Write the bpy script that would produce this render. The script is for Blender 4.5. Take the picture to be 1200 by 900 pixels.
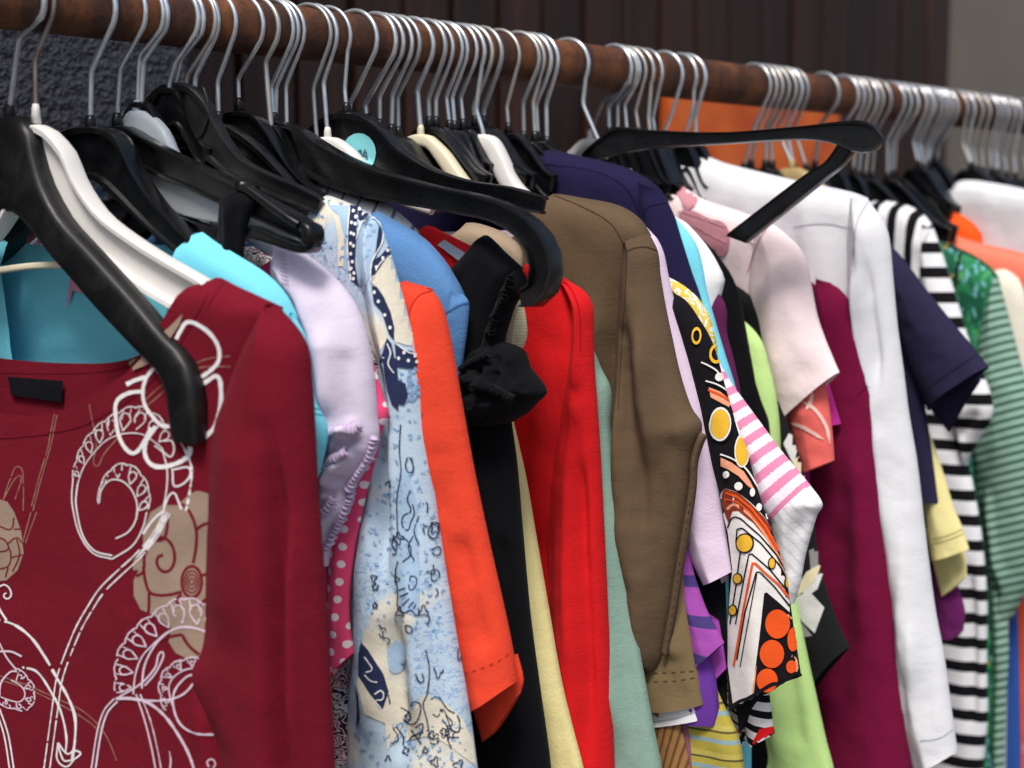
import bpy, bmesh, math, random
import numpy as np
from mathutils import Vector, Matrix
from mathutils.bvhtree import BVHTree
from mathutils.geometry import delaunay_2d_cdt

for o in list(bpy.data.objects):
    bpy.data.objects.remove(o)
SC = bpy.context.scene
COL = SC.collection
rng = random.Random(7)

# ------------------------------------------------------------------ camera
F, CX, CY = 1667.0, 600.0, 450.0          # focal length in pixels of the 1200x900 photograph
CAMZ = 1.45
PITCH = math.atan((450 - 285) / F)
cam_d = bpy.data.cameras.new('camera')
cam = bpy.data.objects.new('camera', cam_d)
COL.objects.link(cam)
cam.location = (0, 0, CAMZ)
cam.rotation_euler = (math.pi / 2 - PITCH, 0, 0)
cam_d.sensor_width = 36.0
cam_d.lens = 36.0 * F / 1200.0
cam_d.clip_start, cam_d.clip_end = 0.02, 200.0
cam_d.dof.use_dof = True
cam_d.dof.focus_distance = 1.0
cam_d.dof.aperture_fstop = 4.6
SC.camera = cam

# ------------------------------------------------------------------ sky, sun, exposure
SUN_EL, SUN_AZ = math.radians(60), math.radians(190)     # azimuth clockwise from +Y
w = bpy.data.worlds.new('World')
SC.world = w
w.use_nodes = True
nt = w.node_tree
sky = nt.nodes.new('ShaderNodeTexSky')
sky.sky_type = 'NISHITA'
sky.sun_disc = False
sky.sun_elevation, sky.sun_rotation = SUN_EL, SUN_AZ
sky.dust_density = 4.0
sky.air_density = 1.0
bg = nt.nodes['Background']
bg.inputs['Strength'].default_value = 0.085
nt.links.new(sky.outputs[0], bg.inputs['Color'])
sun_d = bpy.data.lights.new('sun', 'SUN')
sun_d.energy, sun_d.angle = 2.1, math.radians(18)
sun_d.color = (1.0, 0.95, 0.88)
sun = bpy.data.objects.new('sun', sun_d)
COL.objects.link(sun)
to_sun = Vector((math.sin(SUN_AZ) * math.cos(SUN_EL), math.cos(SUN_AZ) * math.cos(SUN_EL), math.sin(SUN_EL)))
sun.rotation_euler = to_sun.to_track_quat('Z', 'Y').to_euler()
vs = SC.view_settings
vs.view_transform, vs.look, vs.exposure, vs.gamma = 'Standard', 'None', 0.47, 1.0
vs.use_curve_mapping = False
SC.render.engine = 'CYCLES'
SC.cycles.use_denoising = True
SC.cycles.max_bounces = 6

# ------------------------------------------------------------------ geometry of the place
C = np.array([0, 0, CAMZ])
AX = np.array([1.0, 0, 0])
FW = np.array([0, math.cos(PITCH), -math.sin(PITCH)])
UP = np.array([0, math.sin(PITCH), math.cos(PITCH)])
Z = np.array([0, 0, 1.0])


def ray(px, py):
    return AX * ((px - CX) / F) + FW - UP * ((py - CY) / F)


def proj(P):
    q = np.asarray(P) - C
    return CX + F * (q @ AX) / (q @ FW), CY - F * (q @ UP) / (q @ FW)


D = ray(2450., 285.)
D[2] = 0
D /= np.linalg.norm(D)                    # along the rail, away from the camera
N = np.array([D[1], -D[0], 0])            # across the rail, towards the camera
RAIL_T = 0.038
R0 = C + ray(600., 68.) * (F * RAIL_T / 54.)


def rail(s):
    return R0 + s * D


def station(px):
    k = (px - CX) / F
    q = R0 - C
    return -((q @ AX) - k * (q @ FW)) / ((D @ AX) - k * (D @ FW))


class Plane:
    """vertical plane through the rail: u outwards along the hanger's arm, v up from the rail's middle"""
    def __init__(self, s, yaw):
        self.s, self.yaw = s, yaw
        c, n = math.cos(math.radians(yaw)), math.sin(math.radians(yaw))
        self.P = rail(s)
        self.X = N * c - D * n
        self.Y = np.cross(Z, self.X)
        self.mat = Matrix.Translation(Vector(self.P)) @ Matrix.Rotation(math.atan2(self.X[1], self.X[0]), 4, 'Z')
        nrm = self.Y
        self._a = (self.P - C) @ nrm

    def uv(self, pts):
        out = []
        for px, py in pts:
            r = ray(px, py)
            t = self._a / (r @ self.Y)
            q = C + r * t - self.P
            out.append((q @ self.X, q[2]))
        return np.array(out)


def catmull(P, sub=10):
    P = np.asarray(P, float)
    if len(P) < 3:
        return P
    Q = np.vstack([2 * P[0] - P[1], P, 2 * P[-1] - P[-2]])
    out = []
    t = np.linspace(0, 1, sub, endpoint=False)[:, None]
    for i in range(1, len(Q) - 2):
        p0, p1, p2, p3 = Q[i - 1], Q[i], Q[i + 1], Q[i + 2]
        l = np.linalg.norm(p2 - p1)
        m1 = (p2 - p0) / max(np.linalg.norm(p2 - p0), 1e-9) * l
        m2 = (p3 - p1) / max(np.linalg.norm(p3 - p1), 1e-9) * l
        out.append((2 * t**3 - 3 * t**2 + 1) * p1 + (t**3 - 2 * t**2 + t) * m1 + (-2 * t**3 + 3 * t**2) * p2 + (t**3 - t**2) * m2)
    out.append(P[-1:])
    return np.vstack(out)


def resample(P, ts, smooth=True):
    P = catmull(P) if smooth else np.asarray(P, float)
    seg = np.linalg.norm(np.diff(P, axis=0), axis=1)
    a = np.concatenate([[0], np.cumsum(seg)])
    a /= max(a[-1], 1e-12)
    return np.stack([np.interp(ts, a, P[:, k]) for k in range(P.shape[1])], 1)


def seg_dist(Q, P):
    """distance of each point of Q to the polyline P"""
    best = np.full(len(Q), 1e9)
    for a, b in zip(P[:-1], P[1:]):
        ab = b - a
        L = ab @ ab
        if L < 1e-14:
            continue
        t = np.clip(((Q - a) @ ab) / L, 0, 1)
        d = np.linalg.norm(Q - a - t[:, None] * ab, axis=1)
        best = np.minimum(best, d)
    return best


def fold_field(Q, P, wd):
    """a crease along the polyline P that dies away at both ends"""
    seg = np.linalg.norm(np.diff(P, axis=0), axis=1)
    cum = np.concatenate([[0], np.cumsum(seg)])
    best, par = np.full(len(Q), 1e9), np.zeros(len(Q))
    for i, (a, b) in enumerate(zip(P[:-1], P[1:])):
        ab = b - a
        L = ab @ ab
        if L < 1e-14:
            continue
        t = np.clip(((Q - a) @ ab) / L, 0, 1)
        d = np.linalg.norm(Q - a - t[:, None] * ab, axis=1)
        m = d < best
        best[m], par[m] = d[m], ((cum[i] + t * seg[i]) / cum[-1])[m]
    ends = np.clip(np.minimum(par, 1 - par) / 0.3, 0, 1)
    ends = ends * ends * (3 - 2 * ends)
    return np.exp(-(best / wd) ** 2) * (ends if len(P) > 2 else 1.0)


_perm = np.random.RandomState(3).rand(256, 256)


def vnoise(x, y):
    xi, yi = np.floor(x).astype(int), np.floor(y).astype(int)
    fx, fy = x - xi, y - yi
    fx, fy = fx * fx * (3 - 2 * fx), fy * fy * (3 - 2 * fy)
    g = lambda i, j: _perm[i % 256, j % 256]
    a = g(xi, yi) * (1 - fx) + g(xi + 1, yi) * fx
    b = g(xi, yi + 1) * (1 - fx) + g(xi + 1, yi + 1) * fx
    return (a * (1 - fy) + b * fy) * 2 - 1


# ------------------------------------------------------------------ materials
def srgb(c):
    if isinstance(c, str):
        c = c.lstrip('#')
        c = [int(c[i:i + 2], 16) / 255 for i in (0, 2, 4)]
    return tuple(x / 12.92 if x <= 0.04045 else ((x + 0.055) / 1.055) ** 2.4 for x in c) + (1.0,)


class M:
    """small helper round a node tree"""
    def __init__(self, name):
        self.m = bpy.data.materials.new(name)
        self.m.use_nodes = True
        self.t = self.m.node_tree
        self.b = self.t.nodes['Principled BSDF']

    def n(self, kind, **kw):
        nd = self.t.nodes.new('ShaderNode' + kind)
        for k, v in kw.items():
            if k in ('ins',):
                for a, b in v.items():
                    if hasattr(b, 'is_output'):
                        self.t.links.new(b, nd.inputs[a])
                    else:
                        nd.inputs[a].default_value = b
            else:
                setattr(nd, k, v)
        return nd

    def link(self, a, b):
        self.t.links.new(a, b)

    def uv(self, name='UVMap', scale=(1, 1, 1), rot=0):
        u = self.n('UVMap', uv_map=name)
        mp = self.n('Mapping')
        self.link(u.outputs[0], mp.inputs['Vector'])
        mp.inputs['Scale'].default_value = scale
        mp.inputs['Rotation'].default_value = (0, 0, rot)
        return mp.outputs[0]

    def math(self, op, a, b=None):
        nd = self.n('Math', operation=op)
        for i, x in enumerate((a, b)):
            if x is None:
                continue
            if hasattr(x, 'is_output'):
                self.link(x, nd.inputs[i])
            else:
                nd.inputs[i].default_value = x
        return nd.outputs[0]

    def mix(self, fac, a, b, blend='MIX'):
        nd = self.n('Mix', data_type='RGBA', blend_type=blend)
        for i, x in ((0, fac), (6, a), (7, b)):
            if hasattr(x, 'is_output'):
                self.link(x, nd.inputs[i])
            else:
                nd.inputs[i].default_value = x
        return nd.outputs[2]

    def ramp(self, fac, stops, interp='LINEAR'):
        r = self.n('ValToRGB')
        r.color_ramp.interpolation = interp
        els = r.color_ramp.elements
        while len(els) < len(stops):
            els.new(0.5)
        for e, (p, c) in zip(els, stops):
            e.position, e.color = p, c
        self.link(fac, r.inputs[0])
        return r.outputs[0]


def cloth_finish(k, col, weave=1.0, wscale=900, rough=0.92, sheen=0.02, heather=0.12, crease=0.28):
    """fabric: yarn relief, heathered colour, soft sheen. col is a socket or a colour"""
    uv = k.uv()
    if not hasattr(col, 'is_output'):
        rgb = k.n('RGB')
        rgb.outputs[0].default_value = col
        col = rgb.outputs[0]
    n1 = k.n('TexNoise', ins={'Vector': uv, 'Scale': 560.0, 'Detail': 3.0, 'Roughness': 0.7})
    n2 = k.n('TexNoise', ins={'Vector': uv, 'Scale': 24.0, 'Detail': 3.0})
    f1 = k.math('MULTIPLY_ADD', n1.outputs[0], 3.2 * heather)
    k.t.nodes[-1].inputs[2].default_value = 1 - 1.6 * heather
    f2 = k.math('MULTIPLY_ADD', n2.outputs[0], 0.14)
    k.t.nodes[-1].inputs[2].default_value = 0.93
    f = k.math('MULTIPLY', f1, f2)
    hsv = k.n('HueSaturation', ins={'Color': col, 'Value': f})
    k.link(hsv.outputs[0], k.b.inputs['Base Color'])
    wv = k.n('TexWave', wave_type='BANDS', bands_direction='DIAGONAL', ins={'Vector': uv, 'Scale': wscale / 3.2, 'Distortion': 2.5, 'Detail': 1.0})
    h = k.math('MULTIPLY_ADD', wv.outputs[1], 0.16 if weave <= 1.2 else 0.4)
    k.link(n1.outputs[0], k.t.nodes[-1].inputs[2])
    h2 = k.math('MULTIPLY_ADD', n2.outputs[0], 1.5)
    k.link(h, k.t.nodes[-1].inputs[2])
    bp = k.n('Bump', ins={'Strength': 0.4 * weave, 'Distance': 0.0006, 'Height': h})
    n3 = k.n('TexNoise', ins={'Vector': uv, 'Scale': 45.0, 'Detail': 4.0, 'Roughness': 0.6})
    bp2 = k.n('Bump', ins={'Strength': 0.28, 'Distance': 0.004, 'Height': n3.outputs[0], 'Normal': bp.outputs[0]})
    # slack creases: ridged streaks that come and go
    ridge = k.n('TexNoise', noise_type='RIDGED_MULTIFRACTAL', ins={'Vector': k.uv(scale=(26, 10, 1), rot=0.35), 'Scale': 1.0, 'Detail': 2.0, 'Distortion': 0.6})
    where = k.n('TexNoise', ins={'Vector': uv, 'Scale': 13.0, 'Detail': 1.0})
    msk = k.ramp(where.outputs[0], [(0.42, (0, 0, 0, 1)), (0.62, (1, 1, 1, 1))])
    bp3 = k.n('Bump', ins={'Strength': crease, 'Distance': 0.005, 'Height': k.math('MULTIPLY', ridge.outputs[0], msk), 'Normal': bp2.outputs[0]})
    k.link(bp3.outputs[0], k.b.inputs['Normal'])
    k.b.inputs['Roughness'].default_value = rough
    k.b.inputs['Sheen Weight'].default_value = sheen
    k.b.inputs['Specular IOR Level'].default_value = 0.12
    return k.m


def cloth(name, c, **kw):
    return cloth_finish(M(name), srgb(c), **kw)


def stripe_mat(name, stops, period, axis='t', uvname='UVMap', rot=0, wob=0.0, **kw):
    """printed or knitted stripes; stops: [(position 0..1, colour)], one period in metres (UVMap) or in rows (Param)"""
    k = M(name)
    uv = k.uv(uvname, rot=rot)
    sp = k.n('SeparateXYZ', ins={'Vector': uv})
    x = sp.outputs[1 if axis == 't' else 0]
    if wob:
        nz = k.n('TexNoise', ins={'Vector': uv, 'Scale': 60.0 if uvname == 'UVMap' else 30.0})
        x = k.math('ADD', x, k.math('MULTIPLY', nz.outputs[0], wob))
    f = k.math('FRACT', k.math('DIVIDE', k.math('ADD', x, 10.0), period))
    col = k.ramp(f, [(p, srgb(c)) for p, c in stops], 'CONSTANT')
    return cloth_finish(k, col, **kw)


def dots_mat(name, base, dot, cell, r, **kw):
    k = M(name)
    uv = k.uv(scale=(1 / cell, 1 / cell, 1), rot=0.6)
    sp = k.n('SeparateXYZ', ins={'Vector': uv})
    row = k.math('FLOOR', sp.outputs[1])
    off = k.math('MULTIPLY', k.math('MODULO', k.math('ADD', row, 100.0), 2.0), 0.5)
    fx = k.math('SUBTRACT', k.math('FRACT', k.math('ADD', k.math('ADD', sp.outputs[0], off), 100.0)), 0.5)
    fy = k.math('SUBTRACT', k.math('FRACT', k.math('ADD', sp.outputs[1], 100.0)), 0.5)
    d = k.math('SQRT', k.math('ADD', k.math('MULTIPLY', fx, fx), k.math('MULTIPLY', fy, fy)))
    return cloth_finish(k, k.mix(k.math('LESS_THAN', d, r), srgb(base), srgb(dot)), **kw)


def blotch_mat(name, base, layers, **kw):
    """printed blotches: layers of (scale, threshold, colour, stretch, distortion)"""
    k = M(name)
    col = None
    prev = srgb(base)
    for i, (sc, th, c, st, dist) in enumerate(layers):
        uv = k.uv(scale=(1 * st, 1, 1), rot=0.5 * i)
        nz = k.n('TexNoise', ins={'Vector': uv, 'Scale': sc, 'Detail': 2.0, 'Distortion': dist, 'W': 1.7 * i} if False else {'Vector': uv, 'Scale': sc, 'Detail': 2.0, 'Distortion': dist})
        prev = k.mix(k.math('GREATER_THAN', nz.outputs[0], th), prev, srgb(c))
    return cloth_finish(k, prev, **kw)


def line_print_mat(name, base, ink, scale, width, ground=None, **kw):
    """lines like a drawn paisley: the iso-lines of a warped noise"""
    k = M(name)
    uv = k.uv()
    nz = k.n('TexNoise', ins={'Vector': uv, 'Scale': scale, 'Detail': 1.0, 'Distortion': 0.8})
    f = k.math('FRACT', k.math('MULTIPLY', nz.outputs[0], 9.0))
    big = k.n('TexNoise', ins={'Vector': uv, 'Scale': scale * 0.35, 'Detail': 0.0})
    th = k.math('MULTIPLY_ADD', big.outputs[0], 0.7)
    k.t.nodes[-1].inputs[2].default_value = width - 0.35
    b = srgb(base)
    if ground:
        b = k.mix(k.math('GREATER_THAN', big.outputs[0], 0.52), srgb(base), srgb(ground))
    return cloth_finish(k, k.mix(k.math('LESS_THAN', f, th), b, srgb(ink)), **kw)


def plain(name, c, rough=0.5, metal=0.0, **kw):
    k = M(name)
    k.b.inputs['Base Color'].default_value = srgb(c)
    k.b.inputs['Roughness'].default_value = rough
    k.b.inputs['Metallic'].default_value = metal
    for a, b in kw.items():
        k.b.inputs[a].default_value = b
    return k.m


def plastic_mat(name, c, rough, dust):
    k = M(name)
    g = k.n('NewGeometry')
    n1 = k.n('TexNoise', ins={'Vector': g.outputs['Position'], 'Scale': 60.0, 'Detail': 6.0, 'Roughness': 0.7})
    n2 = k.n('TexNoise', ins={'Vector': g.outputs['Position'], 'Scale': 420.0, 'Detail': 2.0})
    d = k.ramp(n1.outputs[0], [(0.48, (0, 0, 0, 1)), (0.75, (1, 1, 1, 1))])
    base = srgb(c)
    k.link(k.mix(k.math('MULTIPLY', d, dust), base, srgb('#8c8a86')), k.b.inputs['Base Color'])
    r = k.math('MULTIPLY_ADD', n1.outputs[0], 0.3)
    k.t.nodes[-1].inputs[2].default_value = rough - 0.12
    k.link(r, k.b.inputs['Roughness'])
    bp = k.n('Bump', ins={'Strength': 0.12, 'Distance': 0.0006, 'Height': n2.outputs[0]})
    k.link(bp.outputs[0], k.b.inputs['Normal'])
    return k.m


def steel_mat(name, c, rough=0.34):
    k = M(name)
    g = k.n('NewGeometry')
    n1 = k.n('TexNoise', ins={'Vector': g.outputs['Position'], 'Scale': 90.0, 'Detail': 4.0})
    k.link(k.mix(n1.outputs[0], srgb(c), srgb([min(1, x * 0.62) for x in srgb(c)[:3]] if False else '#aab2ba')), k.b.inputs['Base Color'])
    k.b.inputs['Metallic'].default_value = 0.72
    k.b.inputs['Roughness'].default_value = rough
    return k.m


BLACK = plastic_mat('black plastic', '#0b0c0f', 0.27, 0.03)
MATT = plastic_mat('matt black plastic', '#0d0e10', 0.42, 0.05)
WHITE = plastic_mat('white plastic', '#eceae6', 0.45, 0.10)
CREAM = plastic_mat('cream plastic', '#e9e0c4', 0.5, 0.15)
BEIGE = plastic_mat('beige wood', '#b79f6d', 0.5, 0.1)
STEEL = steel_mat('galvanised steel', '#eef3f7', 0.28)
STEELW = steel_mat('warm steel', '#d9d0bd')
STEELD = steel_mat('tarnished steel', '#b4b4ae', 0.4)
COPPER = steel_mat('rusty wire', '#8a5d3e', 0.45)
CLEAR = plain('clear plastic', '#dfe6ea', 0.3, **{'Transmission Weight': 0.7, 'IOR': 1.2})
MILKY = plain('milky plastic', '#cfdbe6', 0.3, **{'Transmission Weight': 0.45, 'IOR': 1.35})


# ------------------------------------------------------------------ object helpers
def props(o, label=None, cat=None, group=None, kind=None):
    if label:
        o['label'] = label
    if cat:
        o['category'] = cat
    if group:
        o['group'] = group
    if kind:
        o['kind'] = kind
    return o


def thing(name, label, cat, mat, group=None):
    o = bpy.data.objects.new(name, None)
    COL.objects.link(o)
    o.empty_display_size = 0.02
    o.matrix_world = mat
    return props(o, label, cat, group)


def mesh_obj(name, V, Fc, mat, parent=None, uvs=None, smooth=True, label=None):
    me = bpy.data.meshes.new(name)
    me.from_pydata([tuple(map(float, v)) for v in V], [], [tuple(map(int, f)) for f in Fc])
    if smooth:
        me.polygons.foreach_set('use_smooth', [True] * len(me.polygons))
    if uvs:
        idx = np.zeros(len(me.loops), dtype=np.int32)
        me.loops.foreach_get('vertex_index', idx)
        for nm, uv in uvs.items():
            lay = me.uv_layers.new(name=nm)
            lay.data.foreach_set('uv', np.asarray(uv, dtype=np.float32)[idx].ravel())
    me.materials.append(mat)
    me.update()
    o = bpy.data.objects.new(name, me)
    COL.objects.link(o)
    if parent is not None:
        o.parent = parent
    if label:
        o['label'] = label
    return o


def tube(path, r, n=8, cap=True):
    P = np.asarray(path, float)
    T = np.gradient(P, axis=0)
    T /= np.linalg.norm(T, axis=1)[:, None]
    up = np.array([0, 1.0, 0.013])
    V, Fc = [], []
    rr = r if hasattr(r, '__len__') else [r] * len(P)
    for i in range(len(P)):
        a = np.cross(T[i], up)
        a /= np.linalg.norm(a)
        b = np.cross(T[i], a)
        for k in range(n):
            th = 2 * math.pi * k / n
            V.append(P[i] + rr[i] * (a * math.cos(th) + b * math.sin(th)))
    for i in range(len(P) - 1):
        for k in range(n):
            Fc.append((i * n + k, i * n + (k + 1) % n, (i + 1) * n + (k + 1) % n, (i + 1) * n + k))
    if cap:
        Fc.append(tuple(range(n))[::-1])
        Fc.append(tuple(range((len(P) - 1) * n, len(P) * n)))
    return np.array(V), Fc


def box_obj(name, size, mat, parent=None, bevel=0.0, loc=(0, 0, 0), rot=None):
    bm = bmesh.new()
    bmesh.ops.create_cube(bm, size=1.0)
    bmesh.ops.scale(bm, vec=size, verts=bm.verts)
    if bevel:
        bmesh.ops.bevel(bm, geom=bm.edges, offset=bevel, segments=2, affect='EDGES', profile=0.5)
    me = bpy.data.meshes.new(name)
    bm.to_mesh(me)
    bm.free()
    me.materials.append(mat)
    o = bpy.data.objects.new(name, me)
    COL.objects.link(o)
    o.parent = parent
    o.location = loc
    if rot is not None:
        o.rotation_euler = rot
    return o

# ------------------------------------------------------------------ cloth panels
BVH = {}


def _coons(T, R, B, L, nu, nv, smooth=True, qs=None):
    q = qs if qs is not None else np.linspace(0, 1, nu)
    t = np.linspace(0, 1, nv)
    Tp, Bp = resample(T, q, smooth), resample(B, q, smooth)
    Rp, Lp = resample(R, t, smooth), resample(L, t, smooth)
    q3, t3 = q[None, :, None], t[:, None, None]
    S = (1 - t3) * Tp[None] + t3 * Bp[None] + (1 - q3) * Lp[:, None] + q3 * Rp[:, None]
    S -= (1 - q3) * (1 - t3) * Tp[0] + q3 * (1 - t3) * Tp[-1] + (1 - q3) * t3 * Bp[0] + q3 * t3 * Bp[-1]
    return S, q, t


def panel(name, par, pl, mat, T=None, R=None, B=None, L=None, Tback=None, half=False, nu=40, nv=60, th=0.014, back=0.35,
          y0=0.0, rr=0.03, rt=None, closed='TRL', folds=(), grav=(0.004, 0.035), wr=(0.0012, 0.02), seed=None, far=False, sm=True,
          spread=0.0, label=None, shade=True):
    """a piece of cloth with a front and a back, its outline given as it lies in the plane of its hanger"""
    seed = rng.random() * 90 if seed is None else seed
    conv = lambda P: pl.uv(P) if P is not None else None
    T, R, B, L, Tb = map(conv, (T, R, B, L, Tback))
    if T is None:
        T = np.array([L[0], R[0]])
    if B is None and not half:
        B = np.array([L[-1], R[-1]])
    if Tb is None:
        Tb = T

    def mirrored(P):
        P = P[P[:, 0] > 0.004]
        return np.vstack([P[::-1] * [-1, 1], P])
    if half:
        T, Tb = mirrored(T), mirrored(Tb)
        L = R * [-1, 1]
        B = np.array([L[-1], R[-1]])
        nu = int(nu * 1.6)
    x = np.linspace(0, 1, nu)
    qs = 0.45 * x + 0.55 * (0.5 - 0.5 * np.cos(np.pi * x))
    Sf, q, t = _coons(T, R, B, L, nu, nv, sm, qs)
    Sb, _, _ = _coons(Tb, R, B, L, nu, nv, sm, qs)
    vtop = max(T[:, 1].max(), Tb[:, 1].max())

    def shape(S, sgn, Tc, thick):
        Q = S.reshape(-1, 2)
        d = np.full(len(Q), 1e9)
        lines = []
        if 'T' in closed:
            if half:                                    # only the shoulder is closed, not the neck opening
                Tc2 = catmull(Tc)
                sh = Tc2[np.abs(Tc2[:, 0]) > NECK.get('u', 0.0)]
                a, b = sh[sh[:, 0] < 0], sh[sh[:, 0] > 0]
                lines += [(a, rt or rr), (b, rt or rr)]
            else:
                lines.append((catmull(Tc), rt or rr))
        if 'R' in closed:
            lines.append((catmull(R), rr))
        if 'L' in closed:
            lines.append((catmull(L), rr))
        if 'B' in closed:
            lines.append((catmull(B), rr))
        prof = np.ones(len(Q))
        for ln, r_ in lines:
            if len(ln) < 2:
                continue
            dd = seg_dist(Q, ln)
            d = np.minimum(d, dd)
            prof = np.minimum(prof, np.sqrt(np.clip(1 - (1 - np.clip(dd / r_, 0, 1)) ** 2, 0, 1)))
        edge = np.clip(d / 0.012, 0, 1)
        u, v = Q[:, 0], Q[:, 1]
        drop = np.clip((vtop - v) / 0.16, 0, 1)
        f = grav[0] * (vnoise(u / grav[1] + seed, v / (grav[1] * 9) + seed) + 0.45 * vnoise(u / grav[1] * 2.1 + seed * 2, v / (grav[1] * 7))) * (0.25 + 0.75 * drop)
        f = f + wr[0] * (vnoise(u / wr[1] + 3 * seed, v / wr[1] + seed) + 0.5 * vnoise(u / wr[1] * 2.3, v / wr[1] * 2.3 + seed))
        if sgn < 0:
            for fd in folds:
                P = catmull(pl.uv(fd[0]))
                f = f + fd[2] * fold_field(Q, P, fd[1])
        y = y0 + sgn * (thick * prof + f * edge * (1 if sgn < 0 else 0.3) * (1 if sgn > 0 else 1))
        if sgn < 0:
            y = np.minimum(y, y0 + 0.0)
        else:
            y = np.maximum(y, y0)
        y = y + spread * (vtop - v)
        return np.stack([u, y, v], 1)
    Vf = shape(Sf, -1, T, th)
    Vb = shape(Sb, 1, Tb, th * back)
    V = np.vstack([Vf, Vb])
    n = nu * nv
    i = np.arange(nv - 1)[:, None] * nu + np.arange(nu - 1)[None]
    f1 = np.stack([i, i + nu, i + nu + 1, i + 1], -1).reshape(-1, 4)
    Fc = np.vstack([f1, f1[:, ::-1] + n])
    qq, tt = np.meshgrid(q, t)
    pr = np.stack([qq.ravel(), tt.ravel()], 1)
    UV = np.vstack([Vf[:, [0, 2]], Vb[:, [0, 2]] + [0.37, 0.21]])
    PR = np.vstack([pr, pr])
    # weld where front and back meet
    key = np.round(V * 2e4).astype(np.int64)
    _, first, inv = np.unique(key, axis=0, return_index=True, return_inverse=True)
    inv = inv.ravel()
    V, UV, PR = V[first], UV[first], PR[first]
    Fc = inv[Fc]
    good = [tuple(dict.fromkeys(f)) for f in Fc.tolist()]
    good = [f for f in good if len(f) > 2]
    o = mesh_obj(name, V, good, mat, par, {'UVMap': UV, 'Param': PR}, label=label)
    mw = np.array(pl.mat)
    W = V @ mw[:3, :3].T + mw[:3, 3]
    BVH[o.name] = BVHTree.FromPolygons([tuple(x) for x in W.tolist()], good)
    o['_'] = 0
    del o['_']
    if far:
        c = o.copy()
        COL.objects.link(c)
        c.parent = par
        c.scale.x = -1
    return o


NECK = {'u': 0.0}
CAMV = Vector(C)


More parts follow.
